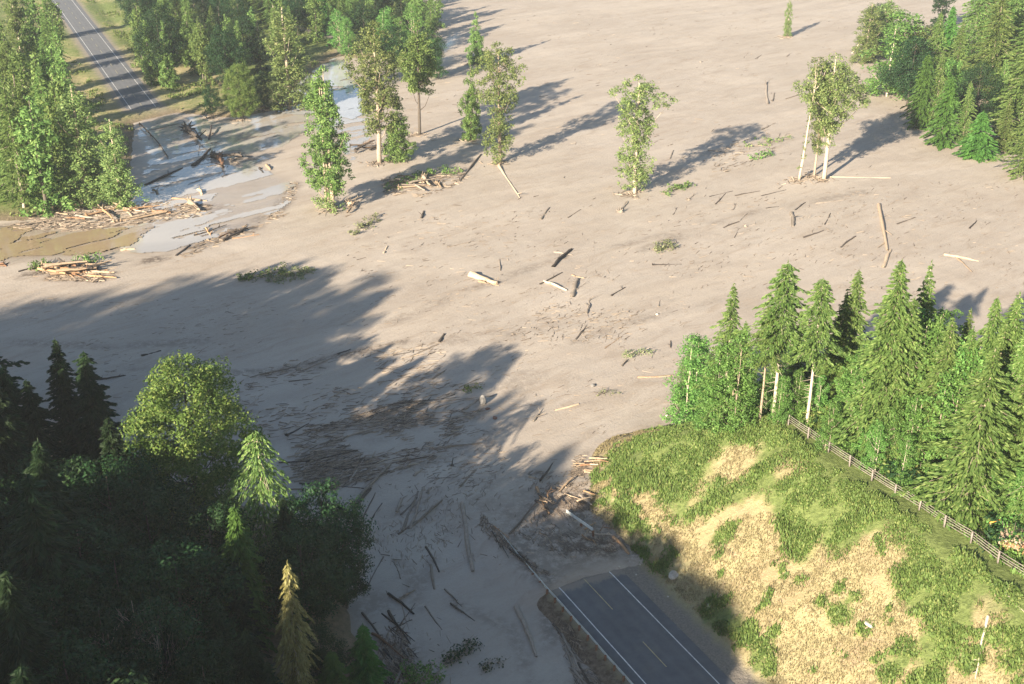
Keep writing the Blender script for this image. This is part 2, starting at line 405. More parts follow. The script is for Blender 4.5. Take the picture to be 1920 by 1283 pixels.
def wet(X, Y, Z):
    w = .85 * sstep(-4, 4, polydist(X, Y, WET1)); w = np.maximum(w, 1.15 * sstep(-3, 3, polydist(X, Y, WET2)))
    w = np.maximum(w, .62 * sstep(-8, 10, polydist(X, Y, WET_SHADE))); w = np.maximum(w, 1.1 * sstep(-3, 3, polydist(X, Y, WET3))); w = np.maximum(w, sstep(-4, 4, polydist(X, Y, WET4)))
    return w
def near_line(pts, w):
    pts = [P(*p)[:2] for p in pts]
    def f(X, Y):
        d = np.full(X.shape, 1e9)
        for a, b in zip(pts[:-1], pts[1:]):
            e = b - a; t = np.clip(((X - a[0]) * e[0] + (Y - a[1]) * e[1]) / (e @ e + 1e-9), 0, 1)
            d = np.minimum(d, np.hypot(X - a[0] - t * e[0], Y - a[1] - t * e[1]))
        return 1 - sstep(w * .4, w, d)
    return f
CH = [near_line(*a) for a in [
    ([(905, 975), (960, 1020), (1020, 1090)], 3.0), ([(1000, 905), (1060, 930), (1100, 980)], 3.5), ([(960, 1000), (1060, 1030), (1180, 1040)], 4.0),
    ([(1060, 960), (1130, 1000), (1180, 1035)], 3.0), ([(1040, 1160), (1060, 1230), (1110, 1300)], 3.0), ([(690, 1130), (730, 1200), (760, 1283)], 4.0),
    ([(0, 432), (110, 420), (240, 400), (330, 392), (400, 393)], 5.5), ([(240, 495), (330, 480), (430, 435), (520, 395), (552, 345)], 3.0),
    ([(60, 515), (190, 520)], 4.0), ([(370, 440), (470, 425)], 4.0), ([(350, 240), (390, 270), (460, 300)], 4.0), ([(730, 345), (870, 325)], 4.0),
    ([(500, 860), (700, 800), (860, 760)], 7.0), ([(660, 870), (520, 900)], 7.0), ([(1060, 610), (960, 625), (830, 640)], 3.0), ([(1085, 900), (1120, 860)], 3.0),
    ([(850, 790), (930, 750), (1000, 700)], 4.0), ([(240, 900), (240, 760), (330, 740)], 5.0),
    ([(480, 880), (650, 840), (900, 780)], 1.6), ([(520, 925), (700, 900), (860, 850), (960, 790)], 1.5), ([(640, 1010), (760, 960), (850, 900), (920, 830)], 1.3), ([(760, 1220), (790, 1080), (850, 980), (940, 900)], 1.2),
    ([(690, 990), (760, 1060), (790, 1160), (780, 1260)], 1.2), ([(620, 760), (400, 780)], 1.6), ([(480, 705), (760, 640)], 1.6), ([(250, 690), (420, 700), (600, 690)], 1.6), ([(700, 620), (840, 560), (1000, 500), (1250, 440)], 2.0),
    ([(1080, 640), (1200, 600), (1340, 560)], 2.2), ([(1240, 305), (1480, 262)], 3.0), ([(1200, 470), (1400, 400), (1620, 360)], 2.4), ([(0, 640), (200, 650), (380, 640)], 2), ([(860, 1000), (930, 940), (1000, 930)], 1.0), ([(850, 1130), (960, 1180), (1000, 1280)], 1.2)]]
def churn(X, Y, Z):
    c = np.zeros(X.shape); wts = [1, 1, 1, 1, .8, .7, 1, .9, 1, .9, .9, .8, .45, .4, .35, .8, .3, .3] + [.75] * 8 + [.4] * 5 + [.6] * 2
    nz_ = sstep(-.22, .12, fbm(X / 5, Y / 5, 131, 3))
    for f, w_ in zip(CH, wts): c = np.maximum(c, w_ * nz_ * f(X, Y))
    s, t = st(X, Y)
    return np.maximum(c, .55 * sstep(13, 16, s) * (1 - sstep(30, 36, s)) * sstep(-7, -3, t) * (1 - sstep(9, 14, t)))
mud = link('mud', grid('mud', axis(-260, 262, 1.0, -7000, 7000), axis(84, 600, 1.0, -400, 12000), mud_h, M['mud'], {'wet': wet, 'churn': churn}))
tag(mud, kind='structure')

GREEN = [hit(*p)[:2] for p in [(1100, 858), (1280, 800), (1380, 795), (1480, 790), (1700, 860), (1930, 1000), (2100, 1140), (2100, 1330), (1900, 1262), (1870, 1190), (1750, 1165),
         (1690, 1120), (1670, 1060), (1620, 1020), (1570, 1055), (1530, 1020), (1520, 1060), (1460, 1050), (1455, 1000), (1420, 930), (1400, 905), (1400, 950), (1330, 955), (1300, 930), (1290, 965), (1245, 960), (1225, 915), (1170, 895)]]
FRINGE = near_line([(1105, 905), (1200, 1020), (1270, 1100), (1330, 1165), (1420, 1230), (1440, 1300)], 2.0)
SPOTS = [(hit(*p[:2])[:2], p[2]) for p in [(1355, 1005, 1.6), (1175, 970, 1.8), (1575, 1150, 1.5), (1760, 1210, 2.5), (1735, 1270, 2.0), (1670, 1255, 1.5), (1620, 1180, .8), (1700, 1230, 1.2), (1450, 1190, .8), (1540, 1130, .7), (1600, 1120, .8), (1820, 1240, 1.4)]]
BARE = [(hit(*p[:2])[:2], p[2]) for p in [(1380, 868, 3.0), (1660, 1030, 2.5), (1700, 920, 1.2), (1480, 870, 2.2), (1860, 1150, 1.6), (1610, 890, 1.2)]]
def green_att(X, Y, Z):
    g = sstep(-2.2, 2.0, polydist(X, Y, GREEN) + 6.0 * fbm(X / 5, Y / 5, 71, 4))
    for (c, r) in SPOTS: g = np.maximum(g, sstep(r * 1.5, r * .4, np.hypot(X - c[0], Y - c[1])))
    for (c, r) in BARE: g = g * (1 - .85 * sstep(r * 1.6, r * .5, np.hypot(X - c[0], Y - c[1]) + 2 * fbm(X / 3, Y / 3, 75, 3)))
    g = np.maximum(g, .9 * FRINGE(X, Y) * (fbm(X / 3, Y / 3, 73, 3) > -.04))
    s, t = st(X, Y)
    g = np.maximum(g, sstep(24, 30, t))
    return np.where(t > 7.6, g, 0)
def hill_att_gravel(X, Y, Z):
    s, t = st(X, Y); return (1 - sstep(7.2, 8.6, t + .8 * fbm(X / 2, Y / 2, 77, 3))) * sstep(-5.6, -4.8, t)
def hill_att_soil(X, Y, Z):
    s, t = st(X, Y); return np.maximum(1 - sstep(-5.8, -5.0, t), .8 * sstep(3.0, 0.5, Z) * sstep(30, 33, s) )
EX = np.arange(-75, 260, .9); EY = np.arange(40, 250, .9)
hs = grid('hillside', EX, EY, hill_h, M['ground'], {'green': green_att, 'gravel': hill_att_gravel, 'soil': hill_att_soil},
          keep=lambda X, Y, Z: (Z > -1.2) & (st(X, Y)[0] < 58) & (st(X, Y)[1] > -12))
tag(link('hillside', hs), kind='structure')
bl = grid('forest_floor', np.arange(-330, 10, 2.5), np.arange(-120, 210, 2.5), bluff_h, M['ground'],
          {'green': lambda X, Y, Z: .3 + 0 * X, 'soil': lambda X, Y, Z: .75 + 0 * X, 'gravel': lambda X, Y, Z: 0 * X}, keep=lambda X, Y, Z: Z > -1.5)
tag(link('forest_floor', bl), kind='structure')
def land_green(X, Y, Z):
    s, t = st2(X, Y)
    g = .50 + 1.1 * fbm(X / 16, Y / 16, 81, 4) + .25 * sstep(60, 140, s)
    return np.clip(g + .4 * sstep(26, 36, np.abs(t)), 0, 1)
def land_gravel(X, Y, Z):
    s, t = st2(X, Y); a = (1 - sstep(5.6, 7.5, np.abs(t) + fbm(X / 3, Y / 3, 83, 3))) * (1 - sstep(-4, 8, -s))
    return np.maximum(a, TRACKF(X, Y))
TRACKF = near_line([(530, 50), (580, 62), (625, 72), (650, 100)], 4.5)
ld = grid('meadow', np.arange(-420, 0, 1.6), np.arange(180, 760, 1.6), land_h, M['ground'],
          {'green': land_green, 'gravel': land_gravel, 'soil': lambda X, Y, Z: .85 * sstep(8, 1, polydist(X, Y, LAND))}, keep=lambda X, Y, Z: Z > -1.0)
tag(link('meadow', ld), kind='structure')

def watermat(name, col, rough):
    m, nt, b = newmat(name); p = wpos(nt, (.3, .8, 1), .4)
    nt.links.new(ramp(nt, noise(nt, .06, 5, .6, p), [(.35, [c * .85 for c in col]), (.65, [c * 1.1 for c in col])]), b.inputs['Base Color'])
    b.inputs['Roughness'].default_value = rough; b.inputs['IOR'].default_value = 1.9
    bump(nt, b, noise(nt, .7, 5, .6, p, .5), .10, .05); return m
def pool(name, poly, z, mat, hole=-.12):
    P_ = np.array(poly); f = lambda X, Y: z + 0 * X
    k = lambda X, Y, Z: (polydist(X, Y, poly) + 6 * fbm(X / 7, Y / 7, 141, 5) - 1.2 > 0) & (fbm((X * .74 + Y * .67) / 11, (Y * .74 - X * .67) / 3.0, 143, 5) > hole)
    tag(link(name, grid(name, np.arange(P_[:, 0].min() - 4, P_[:, 0].max() + 4, .4), np.arange(P_[:, 1].min() - 4, P_[:, 1].max() + 4, .4), f, mat, None, k)), kind='structure')
WM = watermat('flood_water', (.40, .37, .33), .07); WB_ = watermat('brown_water', (.30, .225, .14), .10)
pool('flood_water', WET1, .07, WM, -.045); pool('flood_pool', WET2, .17, watermat('bright_pool', (.42, .42, .42), .05)); pool('brown_water', WET3, .19, WB_)  # pale base colour of flood water and pool stands in for reflected sky
# ------------------------------------------------------------------ the two ends of the road
def ribbon(name, org, d, t, s0, s1, t0, t1, z, mat, ds=1.5, nt_=1, zf=None, wob=0, dust=None):
    s = np.arange(s0, s1 + ds * .5, ds); tt = np.linspace(t0, t1, nt_ + 1)
    S, TT = np.meshgrid(s, tt, indexing='ij')
    X = org[0] + S * d[0] + TT * t[0]; Y = org[1] + S * d[1] + TT * t[1]
    if wob: X = X + (fbm(X * 3, Y * 3, 91, 2) * wob)
    Z = np.full(X.shape, float(z)) if zf is None else z + zf(S, TT)
    n = nt_ + 1; i = (np.arange(len(s) - 1)[:, None] * n + np.arange(nt_)[None, :]).ravel()
    q = np.stack([i, i + 1, i + n + 1, i + n], 1)[:, ::-1]
    tr = np.exp(-((np.abs(np.abs(TT) - 1.8) - .8) / .35) ** 2)
    return mesh_np(name, np.stack([X.ravel(), Y.ravel(), Z.ravel()], 1), q, mat, False, {'track': tr.ravel(), 'dust': (dust(S, TT) if dust else 0 * TT).ravel()})
def road(name, org, d, t, s0, s1, sink, dashes, dust=None):
    zf = lambda S, TT: -.03 * np.abs(TT) * 0 + sink(S, TT)
    r = tag(link(name, ribbon(name, org, d, t, s0, s1, -4.9, 5.2, RZ + .06, M['asphalt'], 1.0, 24, zf, 0, dust)), kind='structure')
    for k, (a, b) in enumerate(((-3.72, -3.58), (3.58, 3.72))):
        tag(link('edge_line', ribbon('edge_line', org, d, t, s0, s1, a, b, RZ + .066, M['white_paint'], 1.0, 1, zf, .04), r))
    for a in dashes:
        tag(link('centre_dash', ribbon('centre_dash', org, d, t, a, a + 4.6, -.07, .05, RZ + .066, M['yellow_paint'], 1.0, 1, zf), r))
    return r
road('highway', O2, D, T, -70, 15, lambda S, TT: -.25 * np.maximum(S - 12.5, 0), [5.6, -6.2, -18, -30, -42, -54, -66, 14.0 - 4.8 + 1.2], lambda S, TT: np.maximum(.9 * sstep(9.5, 12.5, S), .42 * sstep(4.3, 5.1, np.abs(TT))))
def far_sink(S, TT): return -.16 * np.maximum(2.5 - S + .5 * TT * .4, 0)
road('distant_highway', FAR0, D2, T2, -8, 420, far_sink, [5 + 12.2 * k for k in range(26)], lambda S, TT: np.maximum(.8 * sstep(8, 1, S), .45 * sstep(4.2, 5.0, np.abs(TT))))

# ------------------------------------------------------------------ trees
def unit(a): return a / (np.linalg.norm(a, axis=-1, keepdims=True) + 1e-9)
def quads(c, u, v):
    """one rhombic leaf spray per centre; u, v half axes"""
    n = len(c); V = np.stack([c - u, c - v * .9, c + u, c + v], 1).reshape(-1, 3)
    return V, np.arange(n * 4).reshape(n, 4)
def randdir(rng, n, up=0.0):
    d = rng.normal(size=(n, 3)); d[:, 2] += up; return unit(d)
def conifer(h, r, seed, bare=.12, droop=.45, dens=1.0, power=.85, lean=0.0, leaf=.33, ragged=.25, mat='fir', step=.62, up=.1):
    rng = np.random.default_rng(seed); Cs, Us, Vs = [], [], []; limbs = MB()
    npts = 9; tz = np.linspace(-1.5, h * .985, npts)
    bend = np.cumsum(rng.normal(0, .012 * h / npts, (npts, 2)), 0); bend -= bend[0]
    tp = np.stack([bend[:, 0] + lean * np.maximum(tz, 0), bend[:, 1], tz], 1)
    r0 = .011 * h + .06
    limbs.tube(tp, r0 * (1 - .92 * np.clip(tz / h, 0, 1)), 8)
    z = bare * h
    while z < h * .985:
        f = (z - bare * h) / (h * (1 - bare))
        R = r * (1 - f) ** power * (.55 + .45 * min(1, f * 5)) + .15
        cx = np.interp(z, tz, tp[:, 0]); cy = np.interp(z, tz, tp[:, 1])
        nb = max(3, int(round(rng.uniform(4.5, 7.5))))
        a0 = rng.uniform(0, 6.28)
        for k in range(nb):
            az = a0 + k * 6.283 / nb + rng.normal(0, .2); L = R * (1 + rng.normal(0, ragged)); zz = z + rng.uniform(-.3, .3) * step
            if L < .12 or rng.random() < .05: continue
            n = max(4, int(18 * L * dens + 3)); t = rng.random(n) ** .75 * .94 + .06
            out = np.array([math.cos(az), math.sin(az), 0]); sd = np.array([-out[1], out[0], 0])
            wd = (.30 * L * (1 - t) + .10 + .12 * (t < .8)) * rng.uniform(-1, 1, n)
            zc = zz + (up * L * t) - droop * L * t ** 1.7 - .10 * np.abs(wd) + rng.normal(0, .06, n) + (t > .88) * .05 * L
            c = np.array([cx, cy, 0]) + out * (t * L)[:, None] + sd * wd[:, None]; c[:, 2] = zc
            ud = unit(out + sd * (wd / (.3 * L + .1) * .9)[:, None] + np.array([0, 0, -droop * .9]) + rng.normal(0, .22, (n, 3)))
            vd = unit(np.cross(ud, np.array([0, 0, 1.0]) + rng.normal(0, .75, (n, 3))))
            sz = leaf * rng.uniform(.6, 1.25, n) * (.6 + .4 * min(1, L / 2))
            Cs.append(c); Us.append(ud * sz[:, None]); Vs.append(vd * (sz * .34)[:, None])
            if L > 1.4 and k % 2 == 0:
                tt = np.linspace(0, .8, 4); q = np.array([cx, cy, 0]) + out * (tt * L)[:, None]; q[:, 2] = zz + up * L * tt - droop * L * tt ** 1.7 - .04
                limbs.tube(q, np.linspace(.05, .012, 4) * (h / 25), 3, False)
        z += step * (.65 + .5 * (1 - f)) * rng.uniform(.8, 1.2)
    n = 14; top = np.stack([np.full(n, tp[-1, 0]), np.full(n, tp[-1, 1]), h * rng.uniform(.955, 1.0, n)], 1)
    Cs.append(top); Us.append(unit(rng.normal(0, .35, (n, 3)) + [0, 0, 1]) * .3); Vs.append(randdir(rng, n) * .08)
    # dead stubs on the bare bole
    for k in range(int(6 + bare * 30)):
        zz = rng.uniform(.15, max(bare, .2)) * h; az = rng.uniform(0, 6.28); L = rng.uniform(.3, 1.0 + 1.4 * (bare > .25))
        cx = np.interp(zz, tz, tp[:, 0]); cy = np.interp(zz, tz, tp[:, 1])
        limbs.tube([(cx, cy, zz), (cx + math.cos(az) * L, cy + math.sin(az) * L, zz - .2 * L)], [.045, .015], 3, False)
    V, Q = quads(np.concatenate(Cs), np.concatenate(Us), np.concatenate(Vs))
    return (mesh_np('crown', V, Q, M[mat]), limbs)
def cloud(rng, cen, rad, n, leaf, flat=.8, upb=.35, asp=.55):
    """leaves clustered on a lumpy shell round each twig cluster"""
    Cs, Us, Vs = [], [], []
    for c, r in zip(cen, rad):
        m = max(6, int(n * r * r)); d = randdir(rng, m, .25); q = rng.random(m) ** .45
        p = c + d * (q * r)[:, None] * [1, 1, flat]
        nor = unit(d + rng.normal(0, .55, (m, 3)) + [0, 0, upb]); u = unit(np.cross(nor, randdir(rng, m))); v = np.cross(nor, u)
        s = leaf * rng.uniform(.6, 1.3, m)
        Cs.append(p); Us.append(u * s[:, None]); Vs.append(v * (s * asp)[:, None])
    return quads(np.concatenate(Cs), np.concatenate(Us), np.concatenate(Vs))
def leafy(h, seed, prof, nclu, mat, leaf=.30, crad=(.7, 1.4), dens=34, lean=0.0, trunks=1, shell=.5, holes=.0, tr=.014, spread=.5, limbn=14, lump=.35):
    """prof(f): crown radius at height fraction f (0 where bare)"""
    rng = np.random.default_rng(seed); limbs = MB(); T_ = []
    for k in range(trunks):
        a = rng.uniform(0, 6.28); o = np.array([math.cos(a), math.sin(a)]) * (spread * (k > 0) + .3 * k)
        n = 9; z = np.linspace(-1.5, h * (.96 - .06 * k), n); b = np.cumsum(rng.normal(0, .018 * h / n, (n, 2)), 0); b -= b[0]
        tp = np.stack([o[0] + b[:, 0] + lean * np.maximum(z, 0), o[1] + b[:, 1], z], 1)
        limbs.tube(tp, (tr * h + .05) * (1 - .85 * np.clip(z / h, 0, 1)) * (1 - .15 * k), 8); T_.append(tp)
    C_, R_ = [], []; ff = np.linspace(.02, 1, 60); w = np.array([prof(f) for f in ff]) ** 1.3; w = w / w.sum()
    ph = rng.uniform(0, 6.28, 4)
    tries = 0
    while len(C_) < nclu and tries < nclu * 20:
        tries += 1
        f = rng.choice(ff, p=w) + rng.uniform(-.01, .01); a = rng.uniform(0, 6.28); R = prof(min(max(f, 0), 1))
        lob = 1 + lump * (math.sin(2 * a + ph[0] + 9 * f) * .5 + math.sin(3 * a + ph[1] - 14 * f) * .5)
        if holes and (math.sin(a * 2 + f * 21 + ph[2]) * math.sin(f * 33 + ph[3]) > 1 - holes): continue
        q = rng.random() ** shell * R * lob; tp = T_[rng.integers(len(T_))]
        cx = np.interp(f * h, tp[:, 2], tp[:, 0]); cy = np.interp(f * h, tp[:, 2], tp[:, 1])
        C_.append([cx + math.cos(a) * q, cy + math.sin(a) * q, f * h]); R_.append(min(rng.uniform(*crad), .35 + R * .6))
    C_ = np.array(C_); R_ = np.array(R_)
    for i in rng.choice(len(C_), min(limbn, len(C_)), replace=False):
        tp = T_[rng.integers(len(T_))]; c = C_[i]; z0 = max(c[2] - .12 * h - .5 * np.hypot(c[0], c[1]), .05 * h)
        s0 = np.array([np.interp(z0, tp[:, 2], tp[:, 0]), np.interp(z0, tp[:, 2], tp[:, 1]), z0]); mid = (s0 + c) / 2 + [0, 0, -.04 * h]
        limbs.tube([s0, mid, c], np.array([.10, .06, .02]) * (h / 22), 4, False)
    V, Q = cloud(rng, C_, R_, dens, leaf)
    return (mesh_np('crown', V, Q, M[mat]), limbs)
def gs(f, c, w): return math.exp(-((f - c) / w) ** 2)
def kind(pair, bark):
    cr, limbs = pair; return (cr, limbs.mesh('trunk', M[bark], True))
K = {}
# firs, seen close at the right
K['fir_tall'] = [kind(conifer(28, 5.9, 11, .47, .42, 1.15, .72), 'bark_pale'), kind(conifer(29, 6.0, 12, .47, .45, 1.15, .70), 'bark_pale'), kind(conifer(27, 5.6, 13, .50, .40, 1.1, .75), 'bark_pale')]
K['fir_full'] = [kind(conifer(27, 6.0, 21, .06, .45, 1.1, .80), 'bark_pale'), kind(conifer(24, 5.6, 22, .05, .42, 1.15, .9), 'bark_pale'), kind(conifer(29, 6.6, 23, .05, .48, 1.1, .82), 'bark_pale'), kind(conifer(26, 5.6, 24, .10, .50, 1.0, .95, ragged=.35), 'bark_pale')]
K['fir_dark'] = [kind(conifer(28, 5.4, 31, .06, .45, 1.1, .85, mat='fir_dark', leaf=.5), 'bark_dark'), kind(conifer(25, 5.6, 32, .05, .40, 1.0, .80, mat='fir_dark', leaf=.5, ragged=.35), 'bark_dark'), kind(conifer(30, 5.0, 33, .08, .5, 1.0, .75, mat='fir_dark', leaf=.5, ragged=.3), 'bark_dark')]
K['cedar'] = [kind(conifer(20, 4.0, 41, .02, .75, 1.3, .62, leaf=.38, mat='cedar', ragged=.14), 'bark_dark'), kind(conifer(17, 3.6, 42, .02, .7, 1.3, .7, leaf=.38, mat='cedar', ragged=.18), 'bark_dark')]
K['drooping'] = [kind(conifer(22, 4.6, 51, .08, 1.0, .9, .60, leaf=.40, mat='yellow', ragged=.30, step=.9, up=.25), 'bark_pale')]
K['weeping'] = [kind(conifer(22, 6.0, 52, .08, .95, 1.0, .45, leaf=.30, mat='fir', ragged=.42, step=.95, up=.25), 'bark_pale')]
K['cone_shrub'] = [kind(conifer(9, 3.4, 61, .01, .5, 1.5, .75, leaf=.38, mat='cedar', ragged=.12, step=.5), 'bark_dark')]
# far forest, soft columns
pcol = lambda f: 3.0 * (.55 + .45 * min(1, f * 4)) * min(1, (1 - f) * 3.2) ** .7
K['column'] = [kind(leafy(24, 70 + k, lambda f, k=k: (3.4 + .5 * k) * (.8 + .2 * math.sin(7 * f + k)) * min(1, (1.02 - f) * 2.0) ** .75, 170, ['fir', 'fir', 'fir', 'fir_dark'][k], .38, (.8, 1.5), 16, limbn=4), 'bark_dark') for k in range(4)]
K['cotton'] = [
    kind(leafy(30, 80, lambda f: (f > .20) * (2.2 + 2.9 * gs(f, .78, .25) + 1.2 * gs(f, .42, .12)) * min(1, (1.03 - f) * 3) ** .7, 300, 'cotton', .23, (.6, 1.3), 46, holes=.12, limbn=24), 'bark_pale'),
    kind(leafy(27, 81, lambda f: (f > .03) * (2.5 + 3.0 * gs(f, .84, .17) + 1.2 * gs(f, .58, .08) + .9 * gs(f, .25, .15)) * min(1, (1.03 - f) * 5) ** .6, 300, 'cotton', .23, (.6, 1.2), 46, holes=.12, limbn=24), 'bark_pale'),
    kind(leafy(29, 82, lambda f: (f > .26) * (.9 + 5.2 * gs(f, .72, .25)) * min(1, (1.03 - f) * 3) ** .6, 280, 'cotton', .23, (.7, 1.4), 46, holes=.15, limbn=26), 'bark_pale'),
    kind(leafy(26, 83, lambda f: (f > .02) * (3.6 + .7 * math.sin(11 * f) - .9 * f) * min(1, (1.04 - f) * 2.2) ** .7, 280, 'cotton', .23, (.6, 1.3), 46, holes=.08, limbn=16), 'bark_pale')]
K['green_column'] = [
    kind(leafy(32, 90, lambda f: (f > .14) * (4.1 + .6 * math.sin(9 * f + 1) + .4 * gs(f, .4, .15)) * min(1, (1.02 - f) * 1.9) ** .75, 360, 'fir', .27, (.7, 1.3), 46, trunks=3, spread=.9, limbn=20), 'bark_pale'),
    kind(leafy(22, 91, lambda f: 4.3 * (.8 + .2 * math.sin(6 * f)) * min(1, (1.02 - f) * 1.9) ** .7, 240, 'fir', .27, (.7, 1.3), 46, limbn=8), 'bark_dark'),
    kind(leafy(30, 92, lambda f: (f > .38) * (2.9 + 2.6 * gs(f, .68, .18)) * min(1, (1.02 - f) * 2.4) ** .8, 240, 'fir', .27, (.7, 1.4), 44, limbn=14, tr=.012), 'bark_dark')]
K['slim'] = [kind(leafy(30, 95, lambda f: (f > .1) * (.55 + 1.5 * gs(f, .93, .09) + .2 * math.sin(20 * f)), 60, 'cotton', .26, (.4, .8), 28, lean=.06, holes=.25, limbn=12, tr=.009), 'bark_pale')]
pball = lambda f: 5.6 * math.sqrt(max(0, 1 - ((f - .58) / .44) ** 2)) if f > .14 else 0
K['maple'] = [kind(leafy(24, 100, lambda f: 7.2 * math.sqrt(max(0, 1 - ((f - .52) / .50) ** 2)) * (1.05 if f < .6 else 1) if f > .10 else 0, 420, 'maple', .20, (.9, 1.7), 62, shell=.33, limbn=30, lump=.18), 'bark_dark')]
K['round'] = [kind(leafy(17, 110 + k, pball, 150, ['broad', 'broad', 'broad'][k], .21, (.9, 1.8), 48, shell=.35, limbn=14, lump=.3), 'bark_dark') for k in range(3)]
K['alder'] = [kind(leafy(17, 120 + k, lambda f: (f > .04) * (3.1 + .6 * math.sin(8 * f + k)) * min(1, (1.03 - f) * 2.6) ** .7, 170, 'alder', .21, (.7, 1.4), 44, trunks=3, spread=1.0, limbn=34, tr=.007), 'bark_pale') for k in range(2)]
pb = lambda f: 2.3 * math.sqrt(max(0, 1 - ((f - .4) / .62) ** 2))
K['shrub'] = [kind(leafy(2.6, 130 + k, pb, 34, ['alder', 'grassleaf', 'broad'][k], .17, (.5, .9), 44, limbn=8, tr=.012, lump=.4), 'bark_dark') for k in range(3)]

rngp = np.random.default_rng(5); TREES = []
NH = {'fir_tall': (28, 29, 27), 'fir_full': (27, 24, 29, 26), 'fir_dark': (28, 25, 30), 'cedar': (20, 17), 'drooping': (22,), 'weeping': (22,), 'cone_shrub': (9,), 'column': (24,) * 4,
      'cotton': (30, 27, 29, 26), 'green_column': (32, 22, 30), 'slim': (30,), 'maple': (24,), 'round': (17,) * 3, 'alder': (17,) * 2, 'shrub': (2.6,) * 3}
NAMES = {'fir_tall': 'fir_tree', 'fir_full': 'fir_tree', 'fir_dark': 'fir_tree', 'cedar': 'cedar_tree', 'drooping': 'spruce_tree', 'weeping': 'spruce_tree', 'cone_shrub': 'cedar_tree', 'column': 'forest_tree',
         'cotton': 'cottonwood_tree', 'green_column': 'cottonwood_tree', 'slim': 'cottonwood_tree', 'maple': 'maple_tree', 'round': 'broadleaf_tree', 'alder': 'alder_tree', 'shrub': 'shrub'}
def plant(k, v, p, h, label, group=None, wide=1.0, rz=None, cat=None, tilt=(0, 0)):
    """a tree of kind k standing with its foot at p"""
    v = v % len(K[k]); cr, tk = K[k][v]; s = h / NH[k][v]
    o = bpy.data.objects.new(NAMES[k], None); COL.objects.link(o); o.empty_display_size = .5
    o.location = (p[0], p[1], p[2] - .05); o.rotation_euler = (tilt[0], tilt[1], rngp.uniform(0, 6.28) if rz is None else rz); sx = rngp.uniform(.93, 1.08); o.scale = (s * wide * sx, s * wide / sx, s)
    tag(o, label, cat or ('shrub' if k == 'shrub' else 'tree'), group); TREES.append((p[0], p[1], p[2], h, wide * s))
    link('trunk', tk, o); link('crown', cr, o); return o
def between(bx, by, tx, ty):
    """foot and height of a tree from the pixels of its foot and its top"""
    p = hit(bx, by); lo, hi = 1.0, 60.0
    for _ in range(30):
        m = (lo + hi) / 2; z = p[2] + m; v = ((z - CAM_H) * -1 * CP - p[1] * SP) / (p[1] * CP + (CAM_H - z) * SP)
        if H0 / 2 + F * v > ty: lo = m
        else: hi = m
    return p, (lo + hi) / 2

# ---- trees standing alone or in twos and threes in the mud (foot px, top px, kind, variant, width, label)
SOLO = [
    ((625, 392), (617, 118), 'green_column', 0, 1.05, 'tall dense green tree on several pale stems, leftmost of the row in mud', 2.0),
    ((712, 305), (697, 40), 'cotton', 0, 1.15, 'tall pale green cottonwood with thin bare lower stem, behind the dense tree in the mud', 0.5),
    ((748, 300), (728, 175), 'green_column', 1, 1.15, 'short dark green bushy tree at the foot of the pale cottonwood', 1.0),
    ((787, 252), (790, 38), 'green_column', 2, 1.05, 'tree whose dark crown sits high above a long bare dark trunk', 1.5),
    ((884, 262), (893, 105), 'green_column', 1, .72, 'narrow green tree touching the wide topped cottonwood on its left', 0.0),
    ((938, 305), (928, 84), 'cotton', 1, 1.1, 'cottonwood with wide drooping top and narrow leafy stem in the middle of the mud', 2.5),
    ((893, 120), (888, 22), 'green_column', 1, .95, 'distant ragged green tree behind the wide topped cottonwood', 4.0),
    ((1190, 362), (1188, 147), 'cotton', 1, 1.2, 'lone cottonwood with pale yellowish top at the centre right of the mudflow', 0.8),
    ((1545, 337), (1565, 95), 'cotton', 2, 1.15, 'broad crowned cottonwood with pale trunk beside the very thin leaning tree', 0.3),
    ((1527, 330), (1545, 120), 'cotton', 0, .75, 'darker narrow tree squeezed between thin leaning tree and broad cottonwood', 5.0),
    ((1498, 338), (1518, 108), 'slim', 0, 1.0, 'very thin leaning cottonwood with leafy tip, left of the broad crowned one', -.35),
    ((1475, 69), (1475, -4), 'cotton', 3, .8, 'small lone tree far out on the mud near the top of the photo', 1.0),
    ((165, 378), (152, 148), 'cotton', 3, 1.45, 'yellowish green tree between the dark forest edge and the small leafy tree', 0.0),
    ((228, 388), (235, 216), 'cotton', 3, 1.35, 'shorter light green tree with jagged outline above the driftwood heap', 3.0),
    ((543, 205), (520, 5), 'cotton', 3, 1.5, 'tall pale cottonwood beside the flooded clearing', 1.2),
    ((585, 205), (575, 135), 'cotton', 3, 1.3, 'small pale tree at the edge of the bright water', 2.2),
    ((455, 225), (452, 122), 'maple', 0, .95, 'round yellow green tree at the end of the road verge', 2.2),
    ((400, 220), (392, 162), 'round', 1, .8, 'small bright green bush at mud edge near the flooded road', 1.0),
    ((497, 205), (490, 135), 'round', 0, .7, 'small dark green tree between round yellow tree and pale cottonwood', 1.0)]
for (b, t, k, v, w, lab, rz) in SOLO:
    p, h = between(b[0], b[1], t[0], t[1]); plant(k, v, p, h, lab, 'trees standing around the mudflow', w, rz)
p, h = between(1608, 250, 1640, 60)
